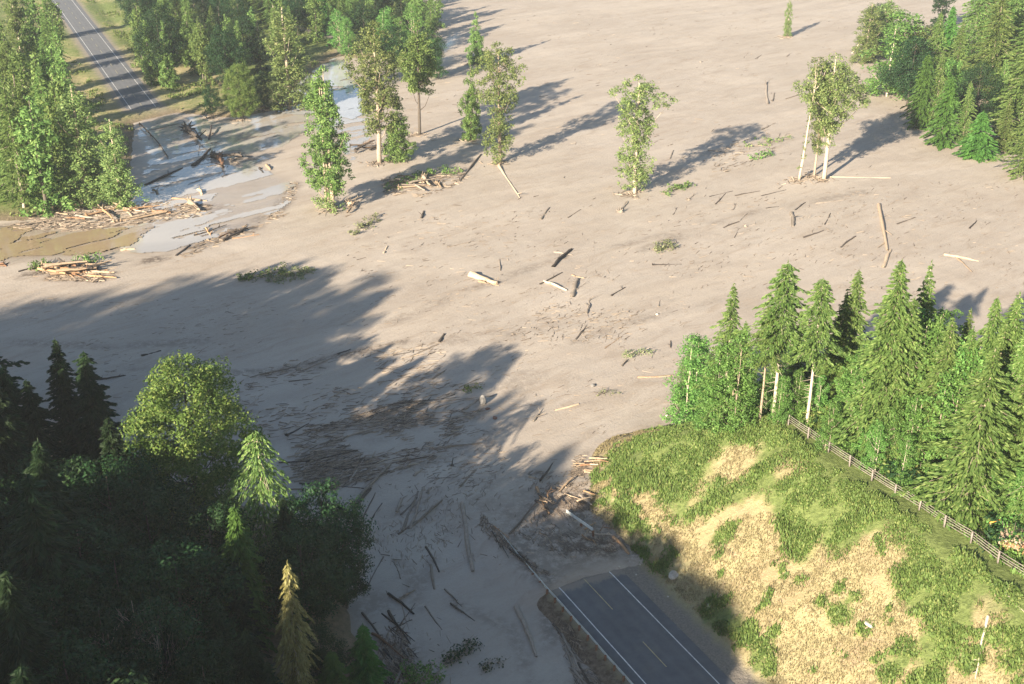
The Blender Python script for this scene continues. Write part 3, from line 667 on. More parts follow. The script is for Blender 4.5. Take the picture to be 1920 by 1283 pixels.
# ---- islands of trees at the upper right
UR = [(1700, 200, 1705, 75, 'round', 2, .8), (1748, 240, 1748, 90, 'fir_full', 3, .6), (1772, 120, 1775, 10, 'cedar', 1, .8), (1640, 95, 1636, 10, 'round', 1, .7), (1822, 250, 1815, 120, 'round', 0, .6), (1850, 120, 1868, -20, 'column', 1, .9), (1900, 180, 1895, 60, 'column', 2, .9), (1760, 60, 1762, -40, 'column', 3, .8), (1868, 230, 1862, 110, 'column', 0, .7),
      (1683, 178, 1690, 20, 'alder', 0, 1.15), (1622, 118, 1612, 0, 'cotton', 3, 1.1), (1655, 105, 1650, -10, 'cotton', 3, 1.2), (1597, 100, 1655, 20, 'slim', 0, 1.6), (1722, 240, 1728, 100, 'cedar', 0, .80),
      (1742, 180, 1757, 22, 'fir_full', 0, .75), (1765, 275, 1772, 140, 'cedar', 1, .9), (1785, 180, 1792, 36, 'fir_full', 1, .7), (1802, 275, 1797, 150, 'fir_full', 3, .65), (1830, 297, 1834, 208, 'cone_shrub', 0, .82),
      (1878, 285, 1886, 180, 'fir_full', 1, .75), (1700, 170, 1702, 40, 'cotton', 1, 1.1), (1850, 190, 1852, -30, 'fir_full', 3, .95), (1905, 270, 1908, 60, 'fir_full', 0, 1.0), (1880, 150, 1888, -50, 'fir_full', 2, 1.0),
      (1915, 200, 1925, 0, 'fir_full', 1, 1.1), (1820, 120, 1826, -60, 'fir_full', 0, .9), (1780, 215, 1770, 110, 'alder', 1, .9), (1690, 150, 1676, 60, 'round', 1, .8), (1930, 330, 1950, 130, 'fir_full', 2, .9),
      (1745, 100, 1745, 50, 'round', 1, 1.0), (1842, 60, 1845, -60, 'cotton', 3, 1.2), (1885, 60, 1890, -80, 'fir_full', 0, 1.0), (1960, 240, 1980, 0, 'fir_full', 0, 1.0), (1925, 90, 1940, -90, 'fir_full', 3, 1.0)]
ULAB = {'alder': 'leafy light green tree in upper right grove', 'cotton': 'pale loose cottonwood at the far left side of the upper right grove', 'slim': 'thin pale trunked tree leaning far over beside the upper right grove',
        'cedar': 'bright green cone shaped cedar at the front of upper right grove', 'fir_full': 'dark pointed fir in the upper right grove standing in mud', 'cone_shrub': 'smallest cone shaped cedar at the front edge of the upper right grove',
        'round': 'low round leafy tree in upper right grove', 'column': 'tall dense green tree at the back of upper right grove'}
for (bx, by, tx, ty, k, v, w) in UR:
    p, h = between(bx, by, tx, ty)
    plant(k, v, p, min(h, 40), ULAB[k], 'grove standing in the mud at upper right', w * (1.45 if k != 'slim' else 1), tilt=(0, .62) if k == 'slim' else (0, 0), rz=0.4 if k == 'slim' else None)

# ---- the firs and alders on the hill at the right
RF = [(1355, 790, 1362, 528, 'fir_full', 3, .90, 'pointed fir rising alone above leafy alders, leftmost on the hill'),
      (1424, 792, 1432, 570, 'fir_tall', 2, .85, 'fir with thin bare pale trunk, left of the tallest bare trunk pair'),
      (1450, 785, 1487, 488, 'fir_tall', 0, 1.0, 'tall fir with leaning bare pale trunk between two other bare trunks'),
      (1512, 798, 1543, 518, 'fir_tall', 1, .92, 'fir with thick bare white trunk just above the upper end of the fence'),
      (1640, 838, 1622, 484, 'fir_full', 2, 1.05, 'tallest full fir in the middle of the hill wood'),
      (1672, 845, 1655, 555, 'fir_full', 0, 1.1, 'broad light green fir in front of the tallest one'),
      (1702, 790, 1692, 488, 'fir_full', 1, .72, 'narrow pointed fir rising right behind the broad light green fir'),
      (1742, 870, 1752, 592, 'fir_full', 3, 1.1, 'ragged fir with drooping boughs between broad fir and the nearest fir'),
      (1808, 962, 1848, 648, 'fir_full', 3, 1.35, 'nearest big dark fir with short bare pinkish trunk beside the fence'),
      (1790, 760, 1795, 576, 'fir_full', 1, .72, 'greyish thin topped fir behind the ragged one'),
      (1900, 900, 1900, 556, 'fir_full', 2, 1.1, 'big fir at the right edge of the photo behind the nearest one'),
      (1860, 800, 1850, 560, 'fir_full', 0, .9, 'fir behind nearest big fir with its top against the mud'),
      (1935, 990, 1940, 700, 'fir_full', 0, 1.1, 'fir cut by the right edge of the photo'), (1960, 850, 1950, 540, 'fir_full', 3, 1.0, 'fir just outside the right edge behind the others')]
for (bx, by, tx, ty, k, v, w, lab) in RF:
    p, h = between(bx, by, tx, ty); plant(k, v, p, h, lab, 'firs on the hill at the right', w)
for (bx, by, tx, ty, k, v, w) in [(1300, 795, 1300, 625, 'alder', 0, 1.15), (1340, 800, 1345, 640, 'alder', 1, 1.1), (1378, 800, 1380, 620, 'alder', 0, .9), (1300, 760, 1320, 640, 'alder', 1, 1.0), (1330, 800, 1322, 680, 'alder', 1, 1.0),
                                  (1590, 810, 1585, 660, 'alder', 1, 1.1), (1600, 830, 1602, 690, 'alder', 0, 1.0), (1570, 760, 1585, 640, 'alder', 0, 1.1), (1700, 880, 1700, 740, 'alder', 1, 1.0), (1770, 900, 1760, 700, 'alder', 0, 1.1),
                                  (1740, 780, 1730, 580, 'alder', 1, 1.1), (1660, 870, 1660, 760, 'alder', 1, .9), (1850, 960, 1865, 830, 'alder', 0, .9), (1900, 990, 1905, 880, 'alder', 1, .8), (1280, 770, 1283, 670, 'alder', 0, .9), (1625, 850, 1630, 760, 'alder', 1, .8)]:
    p, h = between(bx, by, tx, ty); plant(k, v, p, h, 'bright green leafy alder among and below firs on the hill', 'alders among the firs', w)
# firs and alders farther back on the hill, filling the wood
for i, (tx, ty, h, k) in enumerate([(1475, 690, 10, 'alder'), (1505, 680, 10, 'alder'), (1540, 690, 11, 'alder'), (1440, 680, 10, 'alder'), (1560, 660, 13, 'alder'), (1410, 690, 10, 'alder'), (1490, 640, 13, 'alder'), (1530, 620, 15, 'fir_full'), (1630, 640, 15, 'alder'), (1590, 545, 22, 'fir_full'), (1612, 505, 25, 'fir_full'), (1400, 600, 20, 'fir_full'), (1575, 640, 18, 'alder'), (1720, 585, 20, 'alder'), (1740, 600, 19, 'alder'), (1765, 590, 20, 'fir_full'), (1785, 630, 20, 'fir_full'),
        (1825, 610, 22, 'fir_full'), (1872, 555, 24, 'fir_full'), (1890, 600, 22, 'fir_full'), (1815, 690, 18, 'fir_full'), (1915, 545, 25, 'fir_full'), (1930, 620, 22, 'fir_full'), (1670, 600, 20, 'fir_full'), (1705, 680, 17, 'alder'), (1660, 700, 16, 'alder'),
        (1600, 700, 16, 'alder'), (1520, 650, 18, 'alder'), (1460, 640, 18, 'alder'), (1500, 600, 20, 'fir_full'), (1570, 600, 20, 'fir_full'), (1780, 750, 15, 'alder'), (1740, 720, 15, 'alder'), (1860, 680, 18, 'fir_full'),
        (1905, 700, 18, 'alder'), (1840, 640, 18, 'alder'), (1880, 760, 16, 'alder'), (1960, 600, 24, 'fir_full'), (1990, 700, 22, 'fir_full'), (1950, 760, 18, 'fir_full'), (1650, 780, 12, 'alder'), (1560, 740, 13, 'alder'), (1710, 800, 11, 'alder'), (1860, 850, 12, 'alder'), (1930, 860, 14, 'alder')]):
    while h > 7:
        q = toppt(tx, ty, h); s_, t_ = st(q[0], q[1])
        if t_ > 42 or s_ > 25: break
        h -= 1
    plant(k, i, q, h, 'green %s filling the back of the wood on the hill' % ('fir' if k == 'fir_full' else 'leafy alder'), 'trees filling the hill wood', .95)
# undergrowth below the firs
for i in range(170):
    s = rngp.uniform(-36, 30); t = 36.0 + rngp.random() ** 1.6 * 22; q = xy(s, t); x, y = float(q[0]), float(q[1])
    plant('shrub', i, (x, y, float(ground(x, y))), rngp.uniform(1.6, 3.6), 'bright green undergrowth shrub beneath the firs behind the rail fence', 'undergrowth behind the fence', 1.1)

# ---- forest at the upper left, left of the far road, and beyond it
def row(pts, k, label, group, hr=(20, 27), wide=(.9, 1.2)):
    for i, (tx, ty) in enumerate(pts):
        h = rngp.uniform(*hr); p = toppt(tx, ty, h); kk = k[i % len(k)]
        plant(kk, i, p, h, label, group, rngp.uniform(*wide))
row([(60, 95), (20, 120), (50, 175), (5, 160), (112, 105), (5, 60), (45, 30), (78, 35), (96, 85), (20, -20), (50, -30), (80, -10), (-20, 100), (-30, 150), (-20, 20), (70, 125), (84, -60), (-60, 60), (30, 80), (75, 70), (100, 45), (40, 140), (95, 130)],
    ['column', 'green_column', 'column', 'fir_full'], 'dark green forest tree left of the distant road', 'forest left of the distant road', (24, 29), (.85, 1.05))
mid = []
for gy, (x0, x1) in zip([-70, -45, -20, 5, 28, 45], [(240, 820), (230, 830), (228, 820), (235, 560), (250, 500), (300, 470)]):
    n = int((x1 - x0) / 30)
    for j in range(n): mid.append((x0 + (j + rngp.uniform(.1, .9)) * (x1 - x0) / n, gy + rngp.uniform(-12, 12)))
row(mid, ['column', 'green_column', 'fir_full', 'column', 'round'], 'green forest tree beyond the distant road verge', 'forest beyond the distant road', (15, 22), (.8, 1.1))
row([(650, 30), (680, 10), (720, 15), (750, 30), (800, 60), (815, 70), (770, 10), (735, 50), (630, 20), (600, -5)], ['alder', 'round', 'alder'], 'bright green leafy tree at the forest corner beside the mud', 'leafy trees at the forest corner', (13, 18), (.9, 1.2))

# ---- the shaded wood at the lower left
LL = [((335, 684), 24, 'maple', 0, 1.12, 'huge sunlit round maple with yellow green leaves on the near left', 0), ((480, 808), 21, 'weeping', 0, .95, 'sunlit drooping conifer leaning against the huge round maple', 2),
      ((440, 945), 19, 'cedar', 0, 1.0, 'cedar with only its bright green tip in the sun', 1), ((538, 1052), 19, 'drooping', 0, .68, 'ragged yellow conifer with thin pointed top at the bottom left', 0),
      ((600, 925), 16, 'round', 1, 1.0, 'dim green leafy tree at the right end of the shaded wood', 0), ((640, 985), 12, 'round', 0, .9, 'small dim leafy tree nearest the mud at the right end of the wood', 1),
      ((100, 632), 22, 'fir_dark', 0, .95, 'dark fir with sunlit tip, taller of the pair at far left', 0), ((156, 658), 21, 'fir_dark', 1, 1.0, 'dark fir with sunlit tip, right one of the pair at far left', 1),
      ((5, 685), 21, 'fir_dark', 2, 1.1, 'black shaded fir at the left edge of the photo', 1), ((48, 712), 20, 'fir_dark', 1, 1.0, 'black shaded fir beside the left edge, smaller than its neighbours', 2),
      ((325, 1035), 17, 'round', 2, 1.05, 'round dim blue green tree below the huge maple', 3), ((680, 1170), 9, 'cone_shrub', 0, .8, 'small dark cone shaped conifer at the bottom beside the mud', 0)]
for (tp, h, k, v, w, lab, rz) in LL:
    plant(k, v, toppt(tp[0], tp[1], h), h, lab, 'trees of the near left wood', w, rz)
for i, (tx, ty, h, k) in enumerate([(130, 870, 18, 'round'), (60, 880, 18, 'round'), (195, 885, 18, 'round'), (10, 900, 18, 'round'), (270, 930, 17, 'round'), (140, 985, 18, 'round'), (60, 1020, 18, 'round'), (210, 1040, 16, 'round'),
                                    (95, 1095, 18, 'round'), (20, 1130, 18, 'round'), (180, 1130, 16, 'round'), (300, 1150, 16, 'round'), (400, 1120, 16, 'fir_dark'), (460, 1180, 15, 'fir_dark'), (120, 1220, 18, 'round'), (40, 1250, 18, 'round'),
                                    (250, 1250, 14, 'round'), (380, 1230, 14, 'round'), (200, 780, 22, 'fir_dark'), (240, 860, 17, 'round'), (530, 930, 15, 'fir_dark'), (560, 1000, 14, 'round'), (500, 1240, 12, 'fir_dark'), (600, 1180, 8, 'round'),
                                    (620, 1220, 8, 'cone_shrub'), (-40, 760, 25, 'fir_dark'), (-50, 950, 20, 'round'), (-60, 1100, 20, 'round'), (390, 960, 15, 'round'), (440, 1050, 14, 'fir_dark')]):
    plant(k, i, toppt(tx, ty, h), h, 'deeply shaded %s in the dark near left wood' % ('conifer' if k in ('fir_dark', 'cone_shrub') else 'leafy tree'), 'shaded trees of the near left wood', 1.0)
# the same wood goes on outside the picture, up the slope and along the road; it throws the long shadow
def unseen(x, y, z):
    d = y * CP + (CAM_H - z) * SP; px = W0 / 2 + F * x / d; py = H0 / 2 + F * ((CAM_H - z) * CP - y * SP) / d
    return d < 5 or px < -9.5 * F / d or py > H0 + 2.2 * F / d
SHP = [P(*p)[:2] for p in [(-900, 760), (-300, 610), (-60, 548), (150, 575), (300, 545), (440, 520), (610, 474), (620, 520), (760, 532), (700, 590), (790, 598), (745, 655), (850, 680), (1060, 640), (1085, 730), (1045, 830), (1120, 950), (1190, 1030), (1280, 1120), (1450, 1262), (1520, 1330), (1700, 1600), (1200, 3000), (-2000, 3000)]]
def fits(x, y, top):
    k = top / math.sin(SUN_EL); tx, ty = x + k * SDIR[0], y + k * SDIR[1]
    s_, t_ = st(tx, ty)
    return polydist(np.array([tx]), np.array([ty]), SHP)[0] > 0 and t_ < 11.5
def edge(x, y, z):
    d = y * CP + (CAM_H - z) * SP; px = W0 / 2 + F * x / d; py = H0 / 2 + F * ((CAM_H - z) * CP - y * SP) / d
    return d > 5 and px < 70 and py > 690
LIT = [(toppt(px, py, h), h, zs) for px, py, h, zs in [(340, 686, 24, (.45, .6, .8, 1)), (270, 720, 20, (.6, .8, 1)), (410, 740, 20, (.6, .8, 1)), (485, 800, 22, (.5, .7, .9)), (440, 945, 19, (.88, 1)), (538, 1052, 19, (.88, 1)), (100, 632, 22, (.85, 1)), (156, 658, 21, (.9, 1))]]
def blocks(x, y, top):
    for q, h, zs in LIT:
        for f in zs:
            rx, ry = x - q[0], y - q[1]; k = -(rx * SDIR[0] + ry * SDIR[1]) / (SDIR[0] ** 2 + SDIR[1] ** 2)
            if k < 2: continue
            if math.hypot(rx + k * SDIR[0], ry + k * SDIR[1]) < (2.6 if q is LIT[5][0] else 3.8) and q[2] + h * f - k * SDIR[2] < top - 1: return True
    return False
def caster(px, py, h, i):
    """an off-picture tree whose top throws its shadow to this pixel"""
    q = hit(px, py); okk = False
    for h in (h, 30, 26, 23, 33, 20, 18):
        ks = np.arange(30, 330, 2.0); X_, Y_, Z_ = q[0] - ks * SDIR[0], q[1] - ks * SDIR[1], q[2] - ks * SDIR[2]
        G_ = ground(X_, Y_); j = int(np.argmax(Z_ >= G_ + h)); x, y, g = X_[j], Y_[j], float(G_[j])
        if (unseen(x, y, g + h * .9) or edge(x, y, g + h)) and fits(x, y, g + h - 5) and not blocks(x, y, g + h) and polydist(np.array([x]), np.array([y]), BLUFF)[0] > 1: okk = True; break
    if not okk: return False
    plant(['fir_dark', 'round', 'fir_dark'][i % 3] if not edge(x, y, g + h) else 'fir_dark', i, (x, y, g), h, 'dark tree of near left wood standing outside the picture', 'wood beyond the lower left of the picture', .62 if i % 3 == 1 else 1.1)
    return True
SHADE = [(0, 575), (70, 562), (-60, 560), (150, 590), (230, 565), (320, 555), (420, 535), (500, 520), (590, 482), (555, 545), (640, 560), (740, 545), (690, 610), (770, 610), (720, 660), (640, 640), (540, 600), (440, 600), (340, 610), (240, 630), (120, 640), (20, 640), (820, 690), (900, 700),
         (990, 665), (1060, 735), (1040, 820), (980, 850), (1130, 970), (1165, 1015), (1195, 1055), (1225, 1085), (1262, 1120), (1300, 1150), (1340, 1190), (1385, 1225), (1420, 1262), (1470, 1300), (1100, 900), (1150, 1080), (1200, 1150), (1260, 1220), (1320, 1283), (1080, 1050), (1050, 1130), (1120, 1220),
         (1000, 1000), (960, 1080), (940, 1180), (1000, 1250), (860, 1050), (880, 1270), (900, 930), (780, 1000), (760, 1120), (760, 1230), (700, 900), (620, 860), (560, 800), (640, 760), (760, 760), (500, 720), (560, 680), (1400, 1320), (1480, 1360), (1300, 1340), (1200, 1340), (1100, 1330), (1000, 1330), (850, 1340)]
def covered(q):
    A = np.array(TREES); rx, ry = A[:, 0] - q[0], A[:, 1] - q[1]; k = -(rx * SDIR[0] + ry * SDIR[1]) / (SDIR[0] ** 2 + SDIR[1] ** 2)
    d = np.hypot(rx + k * SDIR[0], ry + k * SDIR[1]); f = (q[2] - k * SDIR[2] - A[:, 2]) / A[:, 3]
    return bool(((k > 2) & (f < .75) & (f > -2) & (d < 2.0 * A[:, 4])).any())
def greedy():
    rg = np.random.default_rng(31); added = 0
    for poly, n in (([(0, 580), (160, 600), (330, 565), (470, 545), (640, 575), (740, 625), (700, 700), (860, 720), (1000, 680), (1050, 740), (1020, 840), (1000, 900), (1060, 960), (1100, 990), (1190, 1060), (1300, 1160), (1440, 1283), (700, 1283), (650, 960), (500, 900), (480, 800), (400, 690), (200, 700), (0, 700)], 1100),
                    ([(0, 720), (90, 760), (200, 880), (300, 1000), (420, 1040), (600, 1000), (650, 1283), (0, 1283)], 250)):
        xs = [p[0] for p in poly]; ys = [p[1] for p in poly]
        for _ in range(n):
            px, py = rg.uniform(min(xs), max(xs)), rg.uniform(min(ys), max(ys))
            if not inpoly((px, py), poly): continue
            q = hit(px, py)
            if px < 650 and py > 950: q = q + np.array([0, 0, 12.0])
            if covered(q): continue
            ks = np.arange(24, 300, 3.0); X_, Y_, Z_ = q[0] - ks * SDIR[0], q[1] - ks * SDIR[1], q[2] - ks * SDIR[2]; G_ = ground(X_, Y_); ok = False
            for h in (28, 32, 25, 21, 18):
                for j in np.where((Z_ - G_ > .35 * h) & (Z_ - G_ < .78 * h))[0]:
                    x, y, g = X_[j], Y_[j], float(G_[j])
                    if math.hypot(x, y) < 12 or not (unseen(x, y, g + h * .96) or edge(x, y, g + h)) or not fits(x, y, g + h - 3) or blocks(x, y, g + h): continue
                    if polydist(np.array([x]), np.array([y]), BLUFF)[0] < 1: continue
                    ok = True; break
                if ok: break
            if ok:
                plant('fir_dark' if edge(x, y, g + h) else ['fir_dark', 'round'][added % 2], added, (x, y, g), h, 'dark tree of near left wood standing outside the picture', 'wood beyond the lower left of the picture', .80 if added % 2 and not edge(x, y, g + h) else 1.1); added += 1
    open('/tmp/cast.txt', 'w').write(str(added)) if False else None
    return added
def inpoly(p, poly): return polydist(np.array([p[0]]), np.array([p[1]]), poly)[0] > 0
nc = sum(caster(px, py, rngp.uniform(25, 31), i) for i, (px, py) in enumerate(SHADE)); print('casters', nc, greedy())
for i in range(70):
    for tries in range(80):
        x = rngp.uniform(-230, -25); y = rngp.uniform(-80, 150); g = float(ground(x, y)); h = rngp.uniform(24, 30)
        if polydist(np.array([x]), np.array([y]), BLUFF)[0] > 3 and unseen(x, y, g + h) and fits(x, y, g + h) and not blocks(x, y, g + h) and math.hypot(x, y) > 30: break
    else: continue
    plant(['fir_dark', 'round', 'fir_dark'][i % 3], i, (x, y, g), h, 'dark tree of near left wood standing outside the picture', 'wood beyond the lower left of the picture', .62 if i % 3 == 1 else 1.1)


# ------------------------------------------------------------------ guard rails and the rail fence
def sweep(pts, prof, closed=False):
    """profile (side, up) swept along a path; returns verts, quads"""
    pts = np.asarray(pts, float); tan = unit(np.gradient(pts, axis=0)); side = unit(np.cross(tan, [0, 0, 1.0])); prof = np.asarray(prof)
    V = pts[:, None, :] + side[:, None, :] * prof[None, :, :1] + np.array([0, 0, 1.0]) * prof[None, :, 1:]
    n, m_ = len(pts), len(prof); Q = [[i * m_ + k, i * m_ + k + 1, (i + 1) * m_ + k + 1, (i + 1) * m_ + k] for i in range(n - 1) for k in range(m_ - 1)]
    return V.reshape(-1, 3), Q
WB = [(0, -.16), (.05, -.13), (.05, -.08), (0, -.03), (0, .03), (.05, .08), (.05, .13), (0, .16), (-.012, .16), (.035, .12), (.035, .09), (-.012, .03), (-.012, -.03), (.035, -.09), (.035, -.12), (-.012, -.16), (0, -.16)]
def guard_rail(label, path, posts, ph=.72, thick=1.0, group=None, flip=1, mat='steel'):
    r = bpy.data.objects.new('guard_rail', None); COL.objects.link(r); r.location = tuple(path[0]); tag(r, label, 'guard rail', group)
    o = np.array(path[0]); pts = np.array(path) - o
    b = MB(); b.add(*sweep(pts, np.array(WB) * [flip * thick, thick])); link('rail', b.mesh('rail', M[mat]), r)
    pm = MB(); pm.box((0, 0, -.25), (.18, .22, 1.1)); pm.box((0, .15, .12), (.14, .12, .34)); pmesh = pm.mesh('post', M['rust_post'])
    for q in posts:
        p = np.array(q[:3]) - o; link('post', pmesh, r, tuple(p + [0, 0, -.22]), (0, 0, q[3]))
    return r
hd = math.atan2(D[1], D[0])
def rp(s, t, z): q = xy(s, t); return (float(q[0]), float(q[1]), z)
gp = []
for s in np.arange(-40, 32.1, 2.0):
    zz = RZ + .70 - .035 * max(s - 10, 0) + .03 * math.sin(s * .9); t = -5.45 + .02 * math.sin(s * .5) + .010 * max(s - 12, 0) ** 1.5
    gp.append(rp(s, t, zz))
posts = [(*rp(s, -5.45 - .16 + .010 * max(s - 12, 0) ** 1.5, RZ + .64 - .035 * max(s - 10, 0)), hd + math.pi * 1.0) for s in np.arange(-40, 31, 2.0)]
guard_rail('long steel guard rail on brown posts along the road, its far end buried in debris', gp, posts, thick=1.15)
a_, b_ = hit(1062, 962), hit(1112, 1006)
g2 = [a_ + (b_ - a_) * f + np.array([0, 0, .30 + .75 * f]) for f in np.linspace(0, 1, 8)]
guard_rail('short torn piece of white steel guard rail sticking up out of the mud', g2, [(*(g2[-1] + [0, 0, -.2]), hd), (*(g2[4] + [0, 0, -.35]), hd)], thick=1.5)
fr = [hit(262, 236), hit(283, 256), hit(300, 274), hit(316, 298)]
fr = [np.array([p[0], p[1], .9 - .18 * i]) for i, p in enumerate(fr)]
guard_rail('dark guard rail stub standing in the flood at the end of the distant road', fr, [(*(p + [0, 0, -.1]), hd) for p in fr[:3]], thick=1.5, mat='wood_dark')

def fence():
    r = bpy.data.objects.new('rail_fence', None); COL.objects.link(r); tag(r, 'long weathered rail fence along the top of the grassy cut slope', 'fence')
    A, B = hit(1478, 797), hit(1925, 1090); L = np.hypot(*(B - A)[:2]); d = (B - A)[:2] / L; r.location = tuple(A); n = int(round(L / 3.9)); n2 = n + 4
    pts = []
    for i in range(n2 + 1):
        x, y = A[:2] + d * L * i / n; pts.append(np.array([x, y, float(ground(x, y))]))
    ang = math.atan2(d[1], d[0]); nrm = np.array([-d[1], d[0], 0])
    for i, p in enumerate(pts):
        b = MB(); b.box((0, 0, .62), (.19, .18, 1.9 + .12 * math.sin(i * 2.3))); link('post', b.mesh('post', M['fence_wood']), r, tuple(p - A), (.03 * math.sin(i * 5), .03 * math.cos(i * 3), ang))
    for i in range(n2):
        for k, z in enumerate((.40, .72, 1.04, 1.36)):
            b = MB(); rg = np.random.default_rng(i * 7 + k); e = rg.uniform(-.05, .05, 2); off = nrm * (.19 if k % 2 else .19)
            p0 = pts[i] - A + off + [0, 0, z + e[0]]; p1 = pts[i + 1] - A + off + [0, 0, z + e[1]]
            ex = (p1 - p0) * .02; b.tube([p0 - ex * 1.2, (p0 + p1) / 2 + [0, 0, -.03], p1 + ex * .2 - ex], [.045, .052, .042], 5, True); link('rail', b.mesh('rail', M['fence_wood'], True), r)
fence()

# ------------------------------------------------------------------ logs, stumps, branches
def logmesh(seed, bend=.03, taper=.45, stubs=0, root=False, split=False, mat='wood_mud'):
    """a log of unit length along x; radius 1 in y and z (scaled when placed)"""
    rg = np.random.default_rng(seed); n = 9; x = np.linspace(0, 1, n); b = MB()
    y = np.cumsum(rg.normal(0, bend * 8, n)) ; y -= np.linspace(y[0], y[-1], n); z = np.cumsum(rg.normal(0, .12, n)); z -= np.linspace(z[0], z[-1], n)
    rad = (1 - taper * x) * rg.uniform(.9, 1.1, n)
    if root: rad[0] *= 1.7; rad[1] *= 1.2
    pts = np.stack([x * 30, y, z], 1); b.tube(pts, rad, 9, True, .09, rg)
    for k in range(stubs):
        f = rg.uniform(.15, .95); a = rg.uniform(0, 6.28); p = np.array([f * 30, np.interp(f, x, y), np.interp(f, x, z)]); L = rg.uniform(1.5, 5)
        b.tube([p, p + np.array([rg.uniform(.3, 1.0) * L, math.cos(a) * L, math.sin(a) * L])], [.35, .12], 4, False)
    if root:
        for k in range(11):
            a = k * .571 + rg.uniform(-.2, .2); L = rg.uniform(2.0, 4.6); o = np.array([0, 0, 0.]); e = np.array([-rg.uniform(.2, 1.6), math.cos(a) * L, math.sin(a) * L])
            b.tube([o, e * .5 + [-.5, 0, 0], e + [0, rg.uniform(-.8, .8), 0]], [.75, .45, .12], 5, False)
    V = np.concatenate(b.v); V[:, 0] /= 30.0
    return mesh_np('log', V, np.concatenate(b.q), M[mat], True)
LOGS = {}
for mt in ('wood_mud', 'wood_tan', 'wood_dark', 'wood_orange', 'bark_pale'):
    LOGS[mt] = {'plain': [logmesh(200 + k, .03, .3 + .2 * (k % 2), k % 3, mat=mt) for k in range(5)], 'root': [logmesh(220 + k, .03, .5, 2, True, mat=mt) for k in range(2)], 'branchy': [logmesh(230 + k, .05, .7, 9, mat=mt) for k in range(2)]}
LR = .78; rl = np.random.default_rng(77); nlog = [0]
WORD = {'wood_mud': 'mud coated', 'wood_tan': 'pale tan', 'wood_dark': 'dark wet', 'wood_orange': 'orange brown', 'bark_pale': 'bleached white'}
def log_at(a, b, r, mt='wood_mud', kind_='plain', label='log lying on mud', group=None, lift=None, cat='log', rise=0.0):
    a = np.array(a, float); b = np.array(b, float); d = b - a; L = np.linalg.norm(d)
    if L < .3: return None
    o = link('log', LOGS[mt][kind_][rl.integers(len(LOGS[mt][kind_]))])
    lift = r * .05 if lift is None else lift
    o.location = (a[0], a[1], a[2] + lift); el = math.atan2(d[2] + rise, math.hypot(d[0], d[1])); o.rotation_euler = (rl.uniform(0, 6.28), -el, math.atan2(d[1], d[0])); o.rotation_mode = 'XYZ'
    o.scale = (L, r * LR, r * LR); tag(o, label, cat, group); nlog[0] += 1
    return o
def L_(x0, y0, x1, y1, r, mt='wood_mud', k='plain', label=None, rise=0.0, lift=None, group=None):
    return log_at(hit(x0, y0), hit(x1, y1), r, mt, k, label, group, lift, rise=rise)
# the ones that stand out
L_(866, 945, 887, 1072, .42, 'wood_mud', 'plain', 'long straight log pointing at the near road, half sunk in the shaded mud')
L_(968, 1138, 1006, 1232, .42, 'wood_mud', 'plain', 'long half sunk log lying parallel to the near road, left of its guard rail')
L_(662, 946, 732, 870, .38, 'wood_mud', 'plain', 'long log slanting up right beside the green tree at the wood end')
L_(755, 996, 784, 922, .34, 'wood_mud', 'plain', 'left log of a close parallel pair in the shaded mud'); L_(768, 992, 792, 918, .34, 'wood_mud', 'plain', 'right log of a close parallel pair in the shaded mud')
L_(744, 960, 752, 935, .3, 'wood_mud', 'plain', 'short log just left of the close parallel pair'); L_(776, 893, 792, 880, .3, 'wood_mud', 'plain', 'short stub of a log above the close parallel pair')
L_(800, 925, 822, 890, .25, 'wood_mud', 'branchy', 'thin branchy log right of the close parallel pair')
L_(808, 1060, 815, 1105, .22, 'wood_mud', 'plain', 'thin short log among scratches left of the long straight log')
L_(882, 516, 932, 533, 1.0, 'wood_tan', 'plain', 'thick pale tan log with broken end, the boldest on the open mud')
L_(898, 528, 936, 536, .5, 'wood_tan', 'branchy', 'smaller pale log lying against the thick pale tan one')
L_(1037, 501, 1072, 468, .50, 'wood_dark', 'plain', 'dark log slanting up right above the thick pale tan log')
L_(1073, 557, 1084, 524, .60, 'wood_mud', 'plain', 'upright looking curved grey log on the sunlit mud'); L_(1020, 528, 1063, 545, .38, 'bark_pale', 'plain', 'thin bleached log lying left of the curved grey log')
L_(1100, 588, 1106, 560, .42, 'wood_mud', 'branchy', 'short grey log with forked top below the curved grey log'); L_(1072, 516, 1096, 522, .3, 'wood_tan', 'plain', 'small pale stick just above the curved grey log')
L_(1648, 384, 1664, 470, .55, 'wood_tan', 'plain', 'very long straight log pointing down towards the firs at right'); L_(1656, 502, 1670, 470, .55, 'wood_tan', 'plain', 'shorter log meeting the very long straight log at its lower end')
L_(1484, 400, 1486, 425, .6, 'wood_mud', 'plain', 'short thick upright looking log below the thin leaning cottonwood'); L_(1162, 398, 1176, 378, .5, 'wood_mud', 'root', 'forked log just below the lone cottonwood')
L_(1014, 412, 1030, 390, .45, 'wood_mud', 'plain', 'dark short log in the open mud left of the lone cottonwood'); L_(824, 642, 833, 627, .42, 'wood_dark', 'plain', 'small dark log on bright mud between two shadow tips')
L_(790, 410, 795, 396, .4, 'wood_dark', 'plain', 'small dark log right of the muddy fallen branches'); L_(720, 475, 726, 462, .4, 'wood_tan', 'plain', 'small pale stump piece in the open mud')
L_(1440, 195, 1438, 155, .5, 'wood_mud', 'plain', 'dark snag between lone cottonwood and broad crowned cottonwood'); L_(1448, 190, 1452, 175, .4, 'wood_mud', 'plain', 'short stub beside the dark snag')
L_(936, 312, 975, 372, .35, 'wood_tan', 'root', 'log trailing down from the foot of the wide topped cottonwood')
